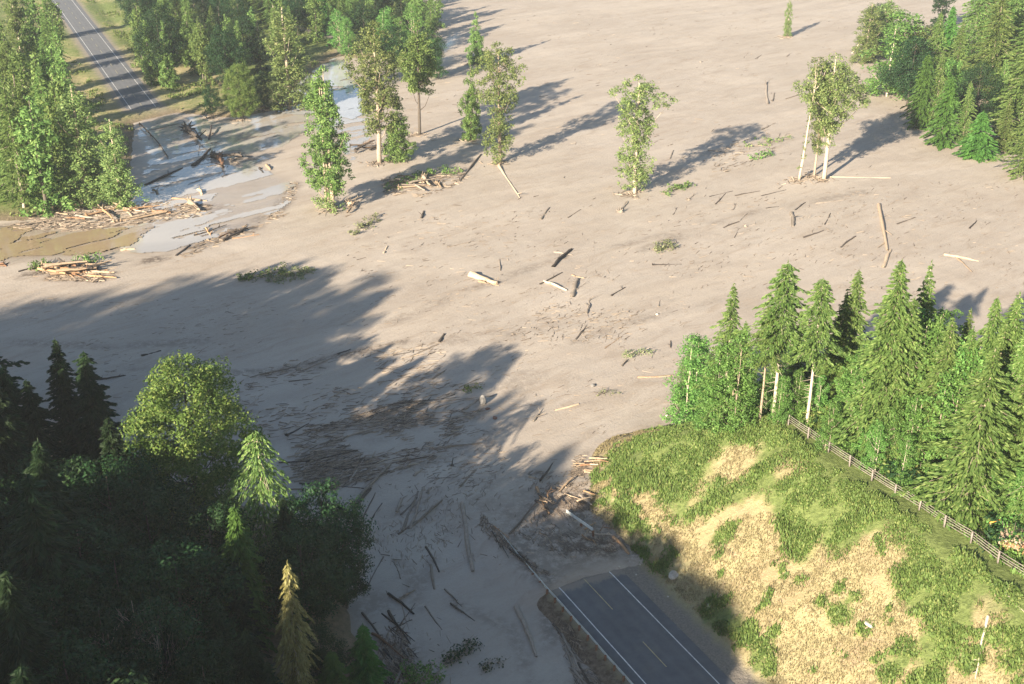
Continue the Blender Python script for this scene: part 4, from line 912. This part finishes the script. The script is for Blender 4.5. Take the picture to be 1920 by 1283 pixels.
L_(1195, 708, 1262, 704, .28, 'wood_tan', 'plain', 'thin pale pole next to the edge of the alders'); L_(1040, 770, 1085, 758, .25, 'wood_tan', 'plain', 'thin pale pole at the edge of the tree shadow')
L_(1000, 790, 1015, 772, .3, 'wood_mud', 'branchy', 'branchy dark log at the edge of the tree shadow'); L_(870, 768, 905, 745, .35, 'wood_mud', 'plain', 'log leaning against the grey boulder')
L_(1770, 478, 1835, 490, .4, 'wood_tan', 'plain', 'pale pole on the mud behind the firs at right'); L_(1795, 485, 1822, 510, .35, 'wood_tan', 'plain', 'pale pole crossing another behind the firs at right')
L_(1545, 332, 1670, 334, .18, 'wood_tan', 'plain', 'long thin pale pole running right from the broad crowned cottonwood')
L_(180, 712, 236, 704, .30, 'wood_dark', 'branchy', 'dark branchy log floating behind the paired firs'); L_(265, 668, 302, 658, .35, 'wood_dark', 'plain', 'dark curved log in shaded water above the maple')
# jam in front of the hill nose and on the buried road
L_(955, 1002, 1012, 940, .22, 'wood_dark', 'plain', 'thin dark pole of an upside down V at the edge of the log jam', rise=.5)
L_(1006, 914, 1030, 966, .28, 'wood_orange', 'plain', 'orange brown split log pointing down from the log jam corner', rise=.3)
L_(992, 894, 1062, 914, .24, 'wood_tan', 'plain', 'long pale pole along the top edge of the log jam')
L_(1105, 998, 1150, 1007, .16, 'bark_pale', 'branchy', 'bleached forked branch right of the torn guard rail piece', rise=.4)
L_(1150, 1008, 1180, 1040, .32, 'wood_orange', 'plain', 'thick brown log at the toe of the cut slope')
L_(1112, 945, 1120, 958, .28, 'wood_mud', 'plain', 'short log end leaning on the toe of the cut slope')
JG = 'logs of the jam on the buried road'
for i in range(14):
    x, y = rl.uniform(1002, 1095), rl.uniform(903, 945); a = math.radians(rl.choice([35, 50, 20, -50]) + rl.normal(0, 12)); l = rl.uniform(14, 42)
    L_(x, y, x + math.cos(a) * l, y + math.sin(a) * l * .8, rl.uniform(.10, .24), rl.choice(['wood_orange', 'wood_tan', 'wood_dark', 'wood_mud']), rl.choice(['plain', 'branchy']), 'short brown broken log in the tangled log jam beside the hill nose', rise=rl.uniform(0, .5), lift=rl.uniform(.05, .5), group=JG)
for i in range(10):
    x, y = rl.uniform(1072, 1105), rl.uniform(858, 905); x += (880 - y) * .5; l = rl.uniform(16, 34); a = math.radians(rl.normal(5, 14))
    L_(x, y, x + math.cos(a) * l, y + math.sin(a) * l * .6, rl.uniform(.12, .26), rl.choice(['wood_orange', 'wood_tan', 'wood_tan']), 'plain', 'brown log stacked against the grassy tip of the hill', group='logs against the hill tip', lift=rl.uniform(.1, .6))
for i in range(9):
    f = rl.random(); x, y = 905 + f * 90 + rl.normal(0, 5), 975 + f * 95 + rl.normal(0, 6); l = rl.uniform(15, 40); a = math.radians(rl.normal(47, 14))
    L_(x, y, x + math.cos(a) * l, y + math.sin(a) * l, rl.uniform(.08, .18), rl.choice(['wood_dark', 'wood_orange', 'wood_mud']), 'branchy', 'broken stick caught along the far end of the guard rail', group='sticks caught along the guard rail', lift=.15)
for i in range(9):
    x, y = rl.uniform(1085, 1150), rl.uniform(985, 1020); l = rl.uniform(12, 26); a = math.radians(rl.uniform(-60, 60))
    L_(x, y, x + math.cos(a) * l, y + math.sin(a) * l, rl.uniform(.07, .15), rl.choice(['wood_dark', 'wood_tan', 'wood_orange']), 'branchy', 'dry branch in the scrap heap at the toe of the slope', group='branches at the slope toe', rise=.3)
for i in range(7):
    f = rl.random(); x, y = 1035 + f * 60 + rl.normal(0, 6), 1165 + f * 110; l = rl.uniform(30, 80); a = math.radians(rl.normal(58, 8))
    L_(x, y, x + math.cos(a) * l, y + math.sin(a) * l, rl.uniform(.14, .26), rl.choice(['wood_dark', 'wood_mud']), 'plain', 'dark log lying below the road fill at the bottom of the photo', group='logs below the road fill')
for i in range(14):
    x, y = rl.uniform(665, 770), rl.uniform(1090, 1283); l = rl.uniform(30, 90); a = math.radians(rl.choice([52, 60, -35, 45]) + rl.normal(0, 9))
    L_(x, y, x + math.cos(a) * l, y + math.sin(a) * l, rl.uniform(.12, .25), rl.choice(['wood_dark', 'wood_mud', 'wood_dark', 'wood_orange']), rl.choice(['plain', 'branchy']), 'dark drift log between the shaded wood and the open mud', group='logs beside the shaded wood')
# heaps in the upper left
def heap(n, cx, cy, rx, ry, mats, l0, l1, r0, r1, label, group, ang=0, sd=35, lift=.6):
    for i in range(n):
        u = rl.normal(0, .45, 2).clip(-1, 1); x, y = cx + u[0] * rx, cy + u[1] * ry; l = rl.uniform(l0, l1); a = math.radians(rl.normal(ang, sd))
        c = hit(x, y); w = math.atan2(-math.sin(a) * 2.2, math.cos(a)); d = np.array([math.cos(w), math.sin(w), 0]) * l / 2; k = max(0, 1 - u[0] ** 2 - u[1] ** 2)
        log_at(c - d, c + d, rl.uniform(r0, r1), rl.choice(mats), rl.choice(['plain', 'plain', 'branchy', 'root'] if l > 5 else ['plain', 'branchy']), label, group, lift=rl.uniform(.1, lift) * (k + .15), rise=rl.uniform(-.4, .4))
heap(27, 130, 512, 62, 14, ['wood_orange', 'wood_tan', 'wood_orange', 'wood_dark'], 4, 9, .22, .5, 'orange brown log in the compact heap floating near the left edge', 'logs of the compact orange heap', 10, 28, 2.0)
heap(24, 220, 402, 140, 16, ['wood_orange', 'wood_tan', 'wood_dark', 'wood_mud'], 4, 11, .2, .42, 'brown log in the long drift in front of the forest edge', 'logs of the long brown drift', 5, 22, .9)
heap(9, 425, 436, 48, 13, ['wood_orange', 'wood_tan', 'wood_dark'], 4, 9, .2, .42, 'brown log in the small drift right of the long one', 'logs of the small drift', -25, 30, 1.0)
heap(11, 785, 345, 55, 13, ['wood_tan', 'wood_orange', 'wood_tan', 'wood_mud'], 4, 10, .25, .5, 'pale log in the leafy heap between the dense tree and the wide cottonwood', 'logs of the leafy heap', 0, 28, 1.4)
heap(6, 690, 278, 25, 10, ['wood_orange', 'wood_dark'], 4, 8, .25, .5, 'brown log behind the dense tree stem', 'logs behind the dense tree', -10, 25, 1.2)
heap(5, 660, 385, 16, 14, ['wood_dark', 'wood_tan'], 3, 7, .2, .45, 'log at the foot of the dense tree', 'logs at the dense tree foot', -60, 25, 1.0)
L_(272, 348, 342, 316, .45, 'wood_dark', 'plain', 'long dark curved log in bright water right of the small leafy tree'); L_(362, 312, 396, 286, .75, 'wood_dark', 'plain', 'thick dark log with sunlit upper end in the flooded road', rise=1.0)
L_(400, 296, 455, 302, .7, 'wood_dark', 'root', 'uprooted stump with spread roots in the flooded road', rise=.5, lift=.8); L_(412, 300, 420, 318, .6, 'wood_orange', 'root', 'orange stump below the uprooted one', lift=.6)
L_(352, 248, 378, 268, .9, 'wood_dark', 'root', 'black root wad beside the edge of the distant road', lift=.9); L_(392, 262, 397, 243, .35, 'wood_dark', 'plain', 'short dark pole standing beside the black root wad', rise=1.2)
L_(322, 372, 388, 377, .38, 'wood_tan', 'plain', 'pale straight pole above the long brown drift'); L_(358, 384, 376, 398, .6, 'bark_pale', 'root', 'bleached white stump with dark shadow in the long brown drift', lift=.6)
L_(368, 440, 396, 453, .4, 'wood_tan', 'plain', 'pale split log at the left end of the small drift'); L_(330, 480, 356, 460, .38, 'wood_dark', 'plain', 'dark log rising from the thin debris line')
L_(862, 340, 902, 290, .4, 'wood_dark', 'plain', 'dark slanting log at the right end of the leafy heap'); L_(228, 388, 250, 410, .5, 'wood_tan', 'plain', 'split tan log pointing out of the long brown drift')
L_(0, 498, 12, 500, .5, 'wood_orange', 'branchy', 'small brown snag at the left edge'); L_(226, 470, 254, 468, .35, 'wood_tan', 'plain', 'pale stick floating right above the thin debris line')
for x, y, m_ in ((288, 357, 'wood_tan'), (372, 356, 'wood_tan'), (487, 316, 'wood_dark'), (500, 310, 'wood_tan')):
    L_(x, y, x + 7, y + 9, .55, m_, 'plain', 'small stump in the flooded ground beyond the drifts', group='small stumps in the flood')
# logs scattered over the mud, lying along the flow
def inpoly(p, poly): return polydist(np.array([p[0]]), np.array([p[1]]), poly)[0] > 0
REG = [  # polygon (px), count, length m, radius, angle (deg, up-right positive), spread, materials
    ([(500, 830), (760, 750), (900, 770), (820, 860), (600, 930), (520, 920)], 32, (4, 12), (.12, .22), 12, 9, ['wood_dark', 'wood_mud'], 'dark log in the thick shaded raft of drift above the wood'),
    ([(420, 690), (820, 640), (900, 720), (760, 770), (480, 840), (430, 740)], 14, (3, 9), (.13, .25), 18, 12, ['wood_dark', 'wood_mud'], 'dark thin log scattered in the shaded mud behind the maple'),
    ([(640, 900), (760, 840), (860, 850), (880, 950), (800, 1000), (680, 1020)], 9, (3, 8), (.13, .26), 60, 22, ['wood_dark', 'wood_mud'], 'dark log turning with the flow in the shaded mud'),
    ([(680, 1040), (830, 1000), (850, 1150), (720, 1120)], 6, (3, 7), (.12, .24), -62, 25, ['wood_mud', 'wood_dark'], 'faint log in the smooth shaded mud left of the near road'),
    ([(900, 560), (1300, 520), (1260, 720), (1080, 840), (1080, 650)], 9, (2.5, 7), (.14, .28), 30, 25, ['wood_tan', 'wood_mud', 'wood_dark'], 'small log on the sunlit mud left of the alders'),
    ([(700, 440), (1300, 370), (1600, 430), (1320, 540), (900, 540)], 15, (3, 8), (.18, .32), 38, 26, ['wood_mud', 'wood_mud', 'wood_dark'], 'small log scattered on the sunlit middle of the mudflow'),
    ([(1220, 340), (1900, 300), (1900, 480), (1300, 480)], 14, (3, 9), (.14, .28), 40, 34, ['wood_mud', 'wood_dark'], 'muddy log scattered on the mud beyond the firs'),
    ([(1150, 120), (1480, 90), (1500, 300), (1240, 300), (1250, 150)], 9, (4, 11), (.2, .42), 35, 30, ['wood_mud'], 'faint far log between the lone cottonwood and the broad crowned one')]
for poly, n, (l0, l1), (r0, r1), an, sd, mats, lab in REG:
    xs = [p[0] for p in poly]; ys = [p[1] for p in poly]; k = 0
    while k < n:
        x, y = rl.uniform(min(xs), max(xs)), rl.uniform(min(ys), max(ys))
        if not inpoly((x, y), poly): continue
        k += 1; a = math.radians(rl.normal(an, sd)); c = hit(x, y); e = P(x + 10 * math.cos(a), y - 10 * math.sin(a), c[2]); d = unit(e - c) * rl.uniform(l0, l1)
        e = c + d; e[2] = float(ground(e[0], e[1])); log_at(c, e, rl.uniform(r0, r1), rl.choice(mats), rl.choice(['plain', 'plain', 'branchy', 'root'], p=[.4, .3, .2, .1]), lab, lab.replace('log', 'logs', 1), lift=0)
print('logs', nlog[0])

# small sticks, twigs and bark chips that nobody could count
def litter():
    b_v, b_q, n = [], [], 0; rg = np.random.default_rng(9); mi = []
    Z_ = [([(-20, 560), (600, 560), (1300, 500), (1270, 780), (1060, 900), (900, 1283), (700, 1283), (640, 950), (230, 760)], 1300, .4, 2.2, .04), ([(640, 420), (1920, 330), (1920, 560), (1350, 540), (900, 560), (640, 560)], 1000, .5, 2.6, .06),
          ([(800, 20), (1920, 20), (1920, 400), (1220, 380), (700, 430)], 600, .8, 3.4, .08), ([(500, 830), (760, 750), (900, 770), (820, 860), (600, 930)], 1600, .8, 4.0, .06), ([(420, 690), (820, 640), (900, 720), (760, 770), (480, 840)], 500, .8, 3.5, .06),
          ([(1040, 560), (1270, 600), (1260, 640), (940, 640)], 300, .4, 2.2, .06), ([(900, 970), (990, 1060), (1040, 1090), (1010, 1090), (900, 1000)], 350, .3, 1.6, .05), ([(990, 890), (1100, 890), (1180, 1040), (1060, 1060), (960, 1010), (1010, 960)], 900, .3, 1.7, .045),
          ([(1030, 1150), (1070, 1180), (1130, 1283), (1080, 1283)], 300, .4, 2, .05), ([(660, 1080), (730, 1100), (790, 1283), (700, 1283)], 500, .5, 2.5, .06), ([(90, 395), (250, 378), (400, 385), (390, 405), (120, 438), (0, 432)], 1100, .8, 3.4, .12),
          ([(235, 500), (330, 478), (430, 430), (520, 395), (545, 340), (562, 345), (540, 400), (440, 450), (340, 490)], 500, .6, 2.6, .10), ([(60, 500), (190, 495), (192, 530), (70, 525)], 500, .7, 2.6, .12), ([(720, 335), (880, 310), (880, 335), (800, 370), (720, 370)], 350, .7, 3, .10),
          ([(650, 860), (900, 800), (960, 860), (860, 1000), (760, 1100), (680, 1000)], 700, .3, 2.2, .035), ([(1080, 860), (1125, 855), (1095, 905), (1070, 900)], 300, .3, 1.6, .05), ([(1340, 270), (1490, 250), (1480, 300), (1340, 330)], 160, .8, 4, .08), ([(340, 235), (400, 250), (480, 300), (400, 320)], 160, .8, 2.6, .1)]
    for poly, cnt, l0, l1, r in Z_:
        W = np.array([P(*p)[:2] for p in poly]); k = 0
        X = rg.uniform(W[:, 0].min(), W[:, 0].max(), cnt * 8); Y = rg.uniform(W[:, 1].min(), W[:, 1].max(), cnt * 8); ok = (polydist(X, Y, W) > 0) & (fbm(X / 9, Y / 9, 101, 3) + .25 * rg.random(len(X)) > .10)
        X, Y = X[ok][:cnt], Y[ok][:cnt]; m_ = len(X); Zg = ground(X, Y); pw = X < 1e9
        base = np.radians(np.interp(Y, [128, 138, 150, 156, 180, 190], [112, 100, 60, 28, 28, 46])) - np.where((Y > 180) & (X < 0), .25, 0); az = base + rg.normal(0, .45, m_); L = rg.uniform(l0, l1, m_) * rg.uniform(.5, 1, m_); rr = r * rg.uniform(.5, 1.3, m_)
        d = np.stack([np.cos(az), np.sin(az), rg.normal(0, .10, m_)], 1) * (L / 2)[:, None]; c = np.stack([X, Y, Zg + rr * .5], 1); s_ = np.stack([-np.sin(az), np.cos(az), 0 * az], 1) * rr[:, None]; u = np.array([0, 0, 1.0]) * rr[:, None] * 1.3
        V = np.stack([c - d - s_, c - d + s_, c - d + u, c + d - s_ * .6, c + d + s_ * .6, c + d + u * .6], 1).reshape(-1, 3); o = (np.arange(m_) * 6)[:, None] + n
        b_v.append(V); b_q.append(np.concatenate([o + [0, 2, 5, 3], o + [2, 1, 4, 5], o + [1, 0, 3, 4], o + [0, 1, 2, 2], o + [3, 5, 4, 4]])[:m_ * 3]); n += m_ * 6
    for (b_, t_, *_r) in SOLO:      # wrack caught round the stems
        q = hit(*b_); m_ = 45; a = rg.uniform(0, 6.28, m_); r_ = np.abs(rg.normal(0, 1.7, m_)) + .3; X = q[0] + np.cos(a) * r_ - .8; Y = q[1] + np.sin(a) * r_ - .8; az = rg.uniform(0, 6.28, m_); L = rg.uniform(.6, 3.0, m_); rr = rg.uniform(.05, .13, m_)
        d = np.stack([np.cos(az), np.sin(az), rg.normal(0, .18, m_)], 1) * (L / 2)[:, None]; c = np.stack([X, Y, ground(X, Y) + rg.uniform(0, .45, m_) * np.exp(-r_ / 2)], 1); s_ = np.stack([-np.sin(az), np.cos(az), 0 * az], 1) * rr[:, None]; u = np.array([0, 0, 1.0]) * rr[:, None] * 1.3
        V = np.stack([c - d - s_, c - d + s_, c - d + u, c + d - s_ * .6, c + d + s_ * .6, c + d + u * .6], 1).reshape(-1, 3); o = (np.arange(m_) * 6)[:, None] + n
        b_v.append(V); b_q.append(np.concatenate([o + [0, 2, 5, 3], o + [2, 1, 4, 5], o + [1, 0, 3, 4]])); n += m_ * 6
    m, nt, b = newmat('litter_wood'); g = N(nt, 'ShaderNodeNewGeometry')
    nt.links.new(ramp(nt, g.outputs['Random Per Island'], [(0, (.09, .068, .052)), (.45, (.21, .165, .125)), (.8, (.34, .27, .20)), (1, (.50, .41, .31))]), b.inputs['Base Color']); b.inputs['Roughness'].default_value = .9
    tag(link('driftwood_litter', mesh_np('driftwood_litter', np.concatenate(b_v), np.concatenate(b_q), m)), 'countless small sticks and bark chips strewn over the mud', 'driftwood', kind='stuff')
litter()

# fallen leafy branches lying on the mud
def brush(px0, py0, px1, py1, w, n, mat, label, hgt=.7, leaf=.28):
    rg = np.random.default_rng(int(px0 * 7 + py0)); a, b_ = hit(px0, py0), hit(px1, py1); mb = MB(); o = bpy.data.objects.new('fallen_branch', None); COL.objects.link(o); o.location = tuple(a); tag(o, label, 'fallen branches')
    C_, R_ = [], []
    for i in range(n):
        f = rg.random(); d = (b_ - a); nr = unit(np.array([-d[1], d[0], 0])); c = d * f + nr * rg.normal(0, w * .4); C_.append([c[0], c[1], d[2] * f + rg.uniform(0, hgt)]); R_.append(rg.uniform(.5, 1.0))
        if i % 4 == 0: mb.tube([d * max(f - .2, 0) + [0, 0, .1], np.array(C_[-1]) + [0, 0, .1], np.array(C_[-1]) + unit(d) * 1.2 + [0, 0, .4]], [.10, .06, .02], 4, False)
    V, Q = cloud(rg, np.array(C_), np.array(R_), 22, leaf); link('leaves', mesh_np('leaves', V, Q, M[mat]), o); link('twigs', mb.mesh('twigs', M['wood_mud']), o)
brush(446, 524, 540, 508, 3.0, 46, 'fir', 'dull green leafy tangle lying at the shadow edge left of the open mud', .5)
brush(500, 530, 585, 505, 3.5, 60, 'mudleaf', 'mud spattered pale leafy tangle lying beside the dull green one', .4)
brush(1240, 364, 1298, 347, 2.6, 34, 'fir', 'green fallen branches right of the lone cottonwood foot', .8)
brush(1222, 468, 1262, 460, 3.0, 26, 'mudleaf', 'small pale green branch clump alone in the middle of the mud', .8)
brush(1172, 668, 1222, 660, 1.6, 22, 'mudleaf', 'low green branches left of the alders on sunlit mud', .5, .2)
brush(660, 440, 712, 408, 2.2, 30, 'mudleaf', 'muddy fallen branches below the dense tree', .9)
brush(868, 731, 908, 724, 1.0, 14, 'fir', 'small green branch inside the big tree shadow', .4, .2)
brush(1405, 300, 1445, 290, 2.5, 26, 'alder', 'bright green broken branches left of the broad crowned cottonwood', 1.0); brush(1395, 278, 1480, 258, 3.0, 26, 'cotton', 'thin line of green brush above the bright broken branches', .6)
brush(722, 358, 792, 330, 3.6, 54, 'alder', 'green leafy branches on the left half of the leafy heap', 1.4); brush(800, 330, 872, 320, 3.0, 36, 'fir', 'green leafy branches on the right half of the leafy heap', 1.4)
brush(55, 506, 95, 498, 2.2, 22, 'fir', 'dark green branch at the left end of the orange log heap', 1.0); brush(138, 498, 190, 485, 2.5, 26, 'fir', 'dark green branch behind the orange log heap', 1.4)
brush(590, 385, 640, 398, 3.0, 50, 'cotton', 'pale green brush round the foot of the dense tree', 2.6)
brush(835, 1245, 890, 1205, 1.0, 34, 'broad', 'dim green branch lying in the shaded mud at the bottom', .5, .18); brush(905, 1255, 940, 1240, .8, 16, 'broad', 'small dim green sprig right of the larger dim branch', .4, .16)
brush(740, 1283, 830, 1275, 2.6, 50, 'alder', 'bright green shrub top cut by the bottom edge of the photo', 1.8, .22)
brush(1120, 740, 1160, 738, .8, 10, 'mudleaf', 'tiny green sprig on sunlit mud near the hill tip', .3, .15)

# ------------------------------------------------------------------ boulders, hill details
def rock(px, py, r, mat, label, sq=(1, 1, .7), name='rock', lift=.2):
    import bmesh
    bm = bmesh.new(); bmesh.ops.create_icosphere(bm, subdivisions=3, radius=1)
    rg = np.random.default_rng(int(px)); o_ = rg.uniform(0, 50)
    for v in bm.verts:
        n_ = float(fbm(v.co.x * 1.3 + o_, v.co.y * 1.3 + v.co.z * 2.1, 7, 3)); v.co *= 1 + .7 * n_; v.co.x *= sq[0]; v.co.y *= sq[1]; v.co.z *= sq[2]
    me = bpy.data.meshes.new('rock'); bm.to_mesh(me); bm.free(); me.materials.append(M[mat]); p = hit(px, py)
    tag(link(name, me, None, (p[0], p[1], p[2] + lift * r), (0, 0, rg.uniform(0, 6)), (r, r, r)), label, 'rock' if 'rock' in name or name == 'boulder' else 'scrap')
rock(905, 757, .75, 'greyrock', 'big rounded grey boulder in a gap of the tree shadow', (.7, .7, 1.5), 'boulder', .5)
rock(914, 767, .45, 'red_rust', 'rusty red scrap at the foot of the grey boulder', (1, .7, .35), 'metal_scrap', .1); rock(928, 784, .5, 'red_rust', 'rusty red scrap lying alone in the shade below the boulder', (1.1, .7, .3), 'metal_scrap', .1)
rock(1264, 1078, .75, 'rock', 'largest pale rock at the toe of the cut slope', (1.5, .9, .4), lift=0); rock(1332, 1134, .45, 'rock', 'smaller pale rock farther down the toe of the slope', (1.4, .7, .4), lift=0); rock(1250, 780, .3, 'rock', 'pale rock on mud beside the alders')
rock(1112, 724, .4, 'greyrock', 'dark small boulder on the sunlit mud below the low branches'); rock(1628, 1172, .42, 'rock', 'white stone in the middle of the straw slope', (1.8, .6, .4)); rock(1232, 590, .3, 'rock', 'small pale stone on the mud left of the first fir')
for x, y in ((1161, 1063), (1200, 1060), (1193, 1078), (1252, 1119)):
    rock(x, y, .13, 'rock', 'small white stone on the muddy road shoulder'); scn.objects[-1]['group'] = 'white stones on the shoulder'
def L2(x0, y0, x1, y1, r, label, mt='bark_pale'): log_at(hit(x0, y0), hit(x1, y1), r, mt, 'branchy', label, lift=r * .8, cat='dead branch').name = 'dead_branch'
L2(1852, 1158, 1828, 1276, .22, 'long bleached bare branch lying down the straw slope at lower right'); L2(1885, 1115, 1922, 1150, .10, 'thin pale stick in the green brush near the right edge')
L2(1622, 1180, 1640, 1164, .14, 'white broken stick beside the white stone on the slope')

def boxobj(name, parent, c, s, mat, rot=(0, 0, 0)):
    b = MB(); b.box((0, 0, 0), s); return link(name, b.mesh(name, mat), parent, c, rot)
p = hit(1905, 1030); sh = bpy.data.objects.new('lumber_stack', None); COL.objects.link(sh); sh.location = tuple(p); sh.rotation_euler = (0, 0, -.45); tag(sh, 'stack of grey boards on orange split wood beside the right edge', 'lumber stack')
for k in range(9): boxobj('board', sh, (-1.7 + k * .50, 0, 1.55 - .03 * k), (.44, 3.0, .07), M['boards'], (.42, .02 * (k % 3), .02 * math.sin(k * 3)))
for k in range(7):
    for j in range(3): 
        b = MB(); b.tube([(0, 0, 0), (0, .8, 0)], [.24, .22], 7, True); link('split_log', b.mesh('split_log', M['roofboard'], True), sh, (-1.5 + k * .55 + .2 * (j % 2), -1.3, .22 + j * .4))
p = hit(1852, 1008); hb = bpy.data.objects.new('swing_frame', None); COL.objects.link(hb); hb.location = tuple(p); tag(hb, 'orange topped pole frame standing behind the fence', 'frame')
b = MB(); b.tube([(-.0, 0, -.2), (0, 0, 2.0)], .05, 6); link('leg', b.mesh('leg', M['bark_pale']), hb); b = MB(); b.tube([(1.75, .9, -.2), (1.75, .9, 1.9)], .05, 6); link('leg', b.mesh('leg', M['fence_wood']), hb)
b = MB(); b.tube([(-.1, -.05, 2.02), (1.85, .95, 1.93)], .085, 6); link('crossbar', b.mesh('crossbar', M['orange_paint']), hb)
for (x0, y0, x1, y1, lab) in ((1832, 995, 1890, 1045, 'grey plank lying in grass behind the fence, left of the other'), (1868, 1003, 1900, 1032, 'grey plank lying in grass next to the lumber stack')):
    a, c = hit(x0, y0), hit(x1, y1); d = c - a; m_ = (a + c) / 2; b = MB(); b.box((0, 0, 0), (np.linalg.norm(d), .45, .12)); o = link('plank', b.mesh('plank', M['boards']), None, (m_[0], m_[1], m_[2] + .12), (0, -math.atan2(d[2], np.hypot(d[0], d[1])), math.atan2(d[1], d[0]))); tag(o, lab, 'plank')
# bare grey snags in the shaded wood
def snag(px, py, h, seed, label):
    rg = np.random.default_rng(seed); b = MB(); b.tube([(0, 0, -1), (.1, .1, h * .5), (0, .3, h)], [.22, .13, .03], 6); q = toppt(px, py, h)
    def br(p, d, L, r, lv):
        e = p + d * L; m_ = (p + e) / 2 + rg.normal(0, .06 * L, 3); b.tube([p, m_, e], [r, r * .7, r * .35], 4, False)
        if lv: 
            for k in range(3): br(p + (e - p) * rg.uniform(.35, .9), unit(d + rg.normal(0, .45, 3) + [0, 0, .25]), L * rg.uniform(.4, .65), r * .5, lv - 1)
    for k in range(14):
        z = rg.uniform(.25, .9) * h; a = rg.uniform(0, 6.28); br(np.array([0, .1, z]), unit(np.array([math.cos(a), math.sin(a), .9])), (h - z) * .45 + 1.0, .07, 2)
    o = bpy.data.objects.new('dead_tree', None); COL.objects.link(o); o.location = tuple(q); tag(o, label, 'dead tree'); link('branches', b.mesh('branches', M['bark_pale'], True), o)
snag(245, 1130, 16, 3, 'bare grey leafless tree at the bottom of the dark wood'); snag(200, 1190, 14, 4, 'second smaller leafless tree left of the first in the dark wood'); snag(290, 1180, 14, 6, 'leafless tree at the right of the bare grey group')

# ------------------------------------------------------------------ grass, straw and low brush on the hill and verges
def tufts(name, X, Y, n_per, hgt, mat, spread, label, wide=.10, zf=None):
    rg = np.random.default_rng(len(X)); m_ = len(X) * n_per; x = np.repeat(X, n_per) + rg.normal(0, spread, m_); y = np.repeat(Y, n_per) + rg.normal(0, spread, m_); z = ground(x, y) if zf is None else zf(x, y)
    h = np.repeat(hgt, n_per) * rg.uniform(.4, 1.1, m_); az = rg.uniform(0, 6.28, m_); ln = rg.uniform(.1, .8, m_)
    c = np.stack([x, y, z + h * .45], 1); u = np.stack([np.cos(az) * ln, np.sin(az) * ln, np.ones(m_)], 1) * (h * .55)[:, None]; b2 = az + 1.57 + rg.normal(0, .5, m_); v = np.stack([np.cos(b2), np.sin(b2), rg.normal(0, .3, m_)], 1) * (wide * rg.uniform(.6, 1.4, m_))[:, None]
    V, Q = quads(c, u, v); tag(link(name, mesh_np(name, V, Q, M[mat])), label, 'grass', kind='stuff')
rg = np.random.default_rng(12)
S_ = rg.uniform(-45, 44, 90000); T_ = rg.uniform(8, 62, 90000); XYp = xy(S_, T_); X, Y = XYp[:, 0], XYp[:, 1]; Z = hill_h(X, Y); G = green_att(X, Y, Z); cl = fbm(X / 2.2, Y / 2.2, 111, 3)
vis = (Z > .7)
k = vis & (G > .25 + .6 * rg.random(len(G))) & (cl > -.10) & (T_ < 31.0); X1, Y1, C1 = X[k][:19000], Y[k][:19000], cl[k][:19000]
tufts('green_brush', X1, Y1, 6, (.28 + 1.7 * np.clip(C1 + .08, 0, .5)) * np.where(T_[k][:19000] > 28, .85, 1), 'grassleaf', .22, 'low green brush and grass covering the upper cut slope', .11, hill_h)
k = vis & (T_ >= 33.2) & (cl > -.12); tufts('green_undergrowth', X[k][:9000], Y[k][:9000], 7, .5 + 3.2 * np.clip(cl[k][:9000] + .1, 0, .5), 'alder', .30, 'dense low green undergrowth beneath the firs', .15, hill_h)
k = vis & (G < .35 + .65 * rg.random(len(G))) & (T_ < 31) & (cl > -.16); tufts('straw_grass', X[k][:15000], Y[k][:15000], 3, np.full(k.sum(), .34)[:15000], 'straw', .16, 'dry straw coloured grass on the lower cut slope', .05, hill_h)
k = vis & (G < .7) & (T_ < 31) & (fbm(X / 1.7, Y / 1.7, 117, 2) > .26); tufts('scattered_weeds', X[k][:700], Y[k][:700], 9, np.full(k.sum(), .5)[:700], 'grassleaf', .22, 'scattered green weeds in the dry grass', .09, hill_h)
X = rg.uniform(-230, -20, 60000); Y = rg.uniform(230, 620, 60000); d_ = polydist(X, Y, LAND); s2, t2 = st2(X, Y); lg = fbm(X / 7, Y / 7, 119, 3); k = (d_ > 1.5) & ((np.abs(t2) > 9) | (s2 < -9)) & (lg > .04)
tufts('meadow_brush', X[k][:9000], Y[k][:9000], 5, .5 + 2.5 * np.clip(lg[k][:9000], 0, .4), 'grassleaf', .45, 'rough green brush on the meadow beside the distant road', .20, land_h)

# ------------------------------------------------------------------ the air
def haze():
    m = bpy.data.materials.new('haze'); m.use_nodes = True; nt = m.node_tree; nt.nodes.remove(nt.nodes['Principled BSDF'])
    v = nt.nodes.new('ShaderNodeVolumePrincipled'); v.inputs['Color'].default_value = (.86, .93, 1, 1); v.inputs['Density'].default_value = .00013
    v.inputs['Anisotropy'].default_value = .2
    nt.links.new(v.outputs[0], nt.nodes['Material Output'].inputs['Volume'])
    b = MB(); b.box((0, 1500, 55), (7000, 7000, 122)); o = link('haze', b.mesh('haze', m)); tag(o, kind='stuff')
haze()
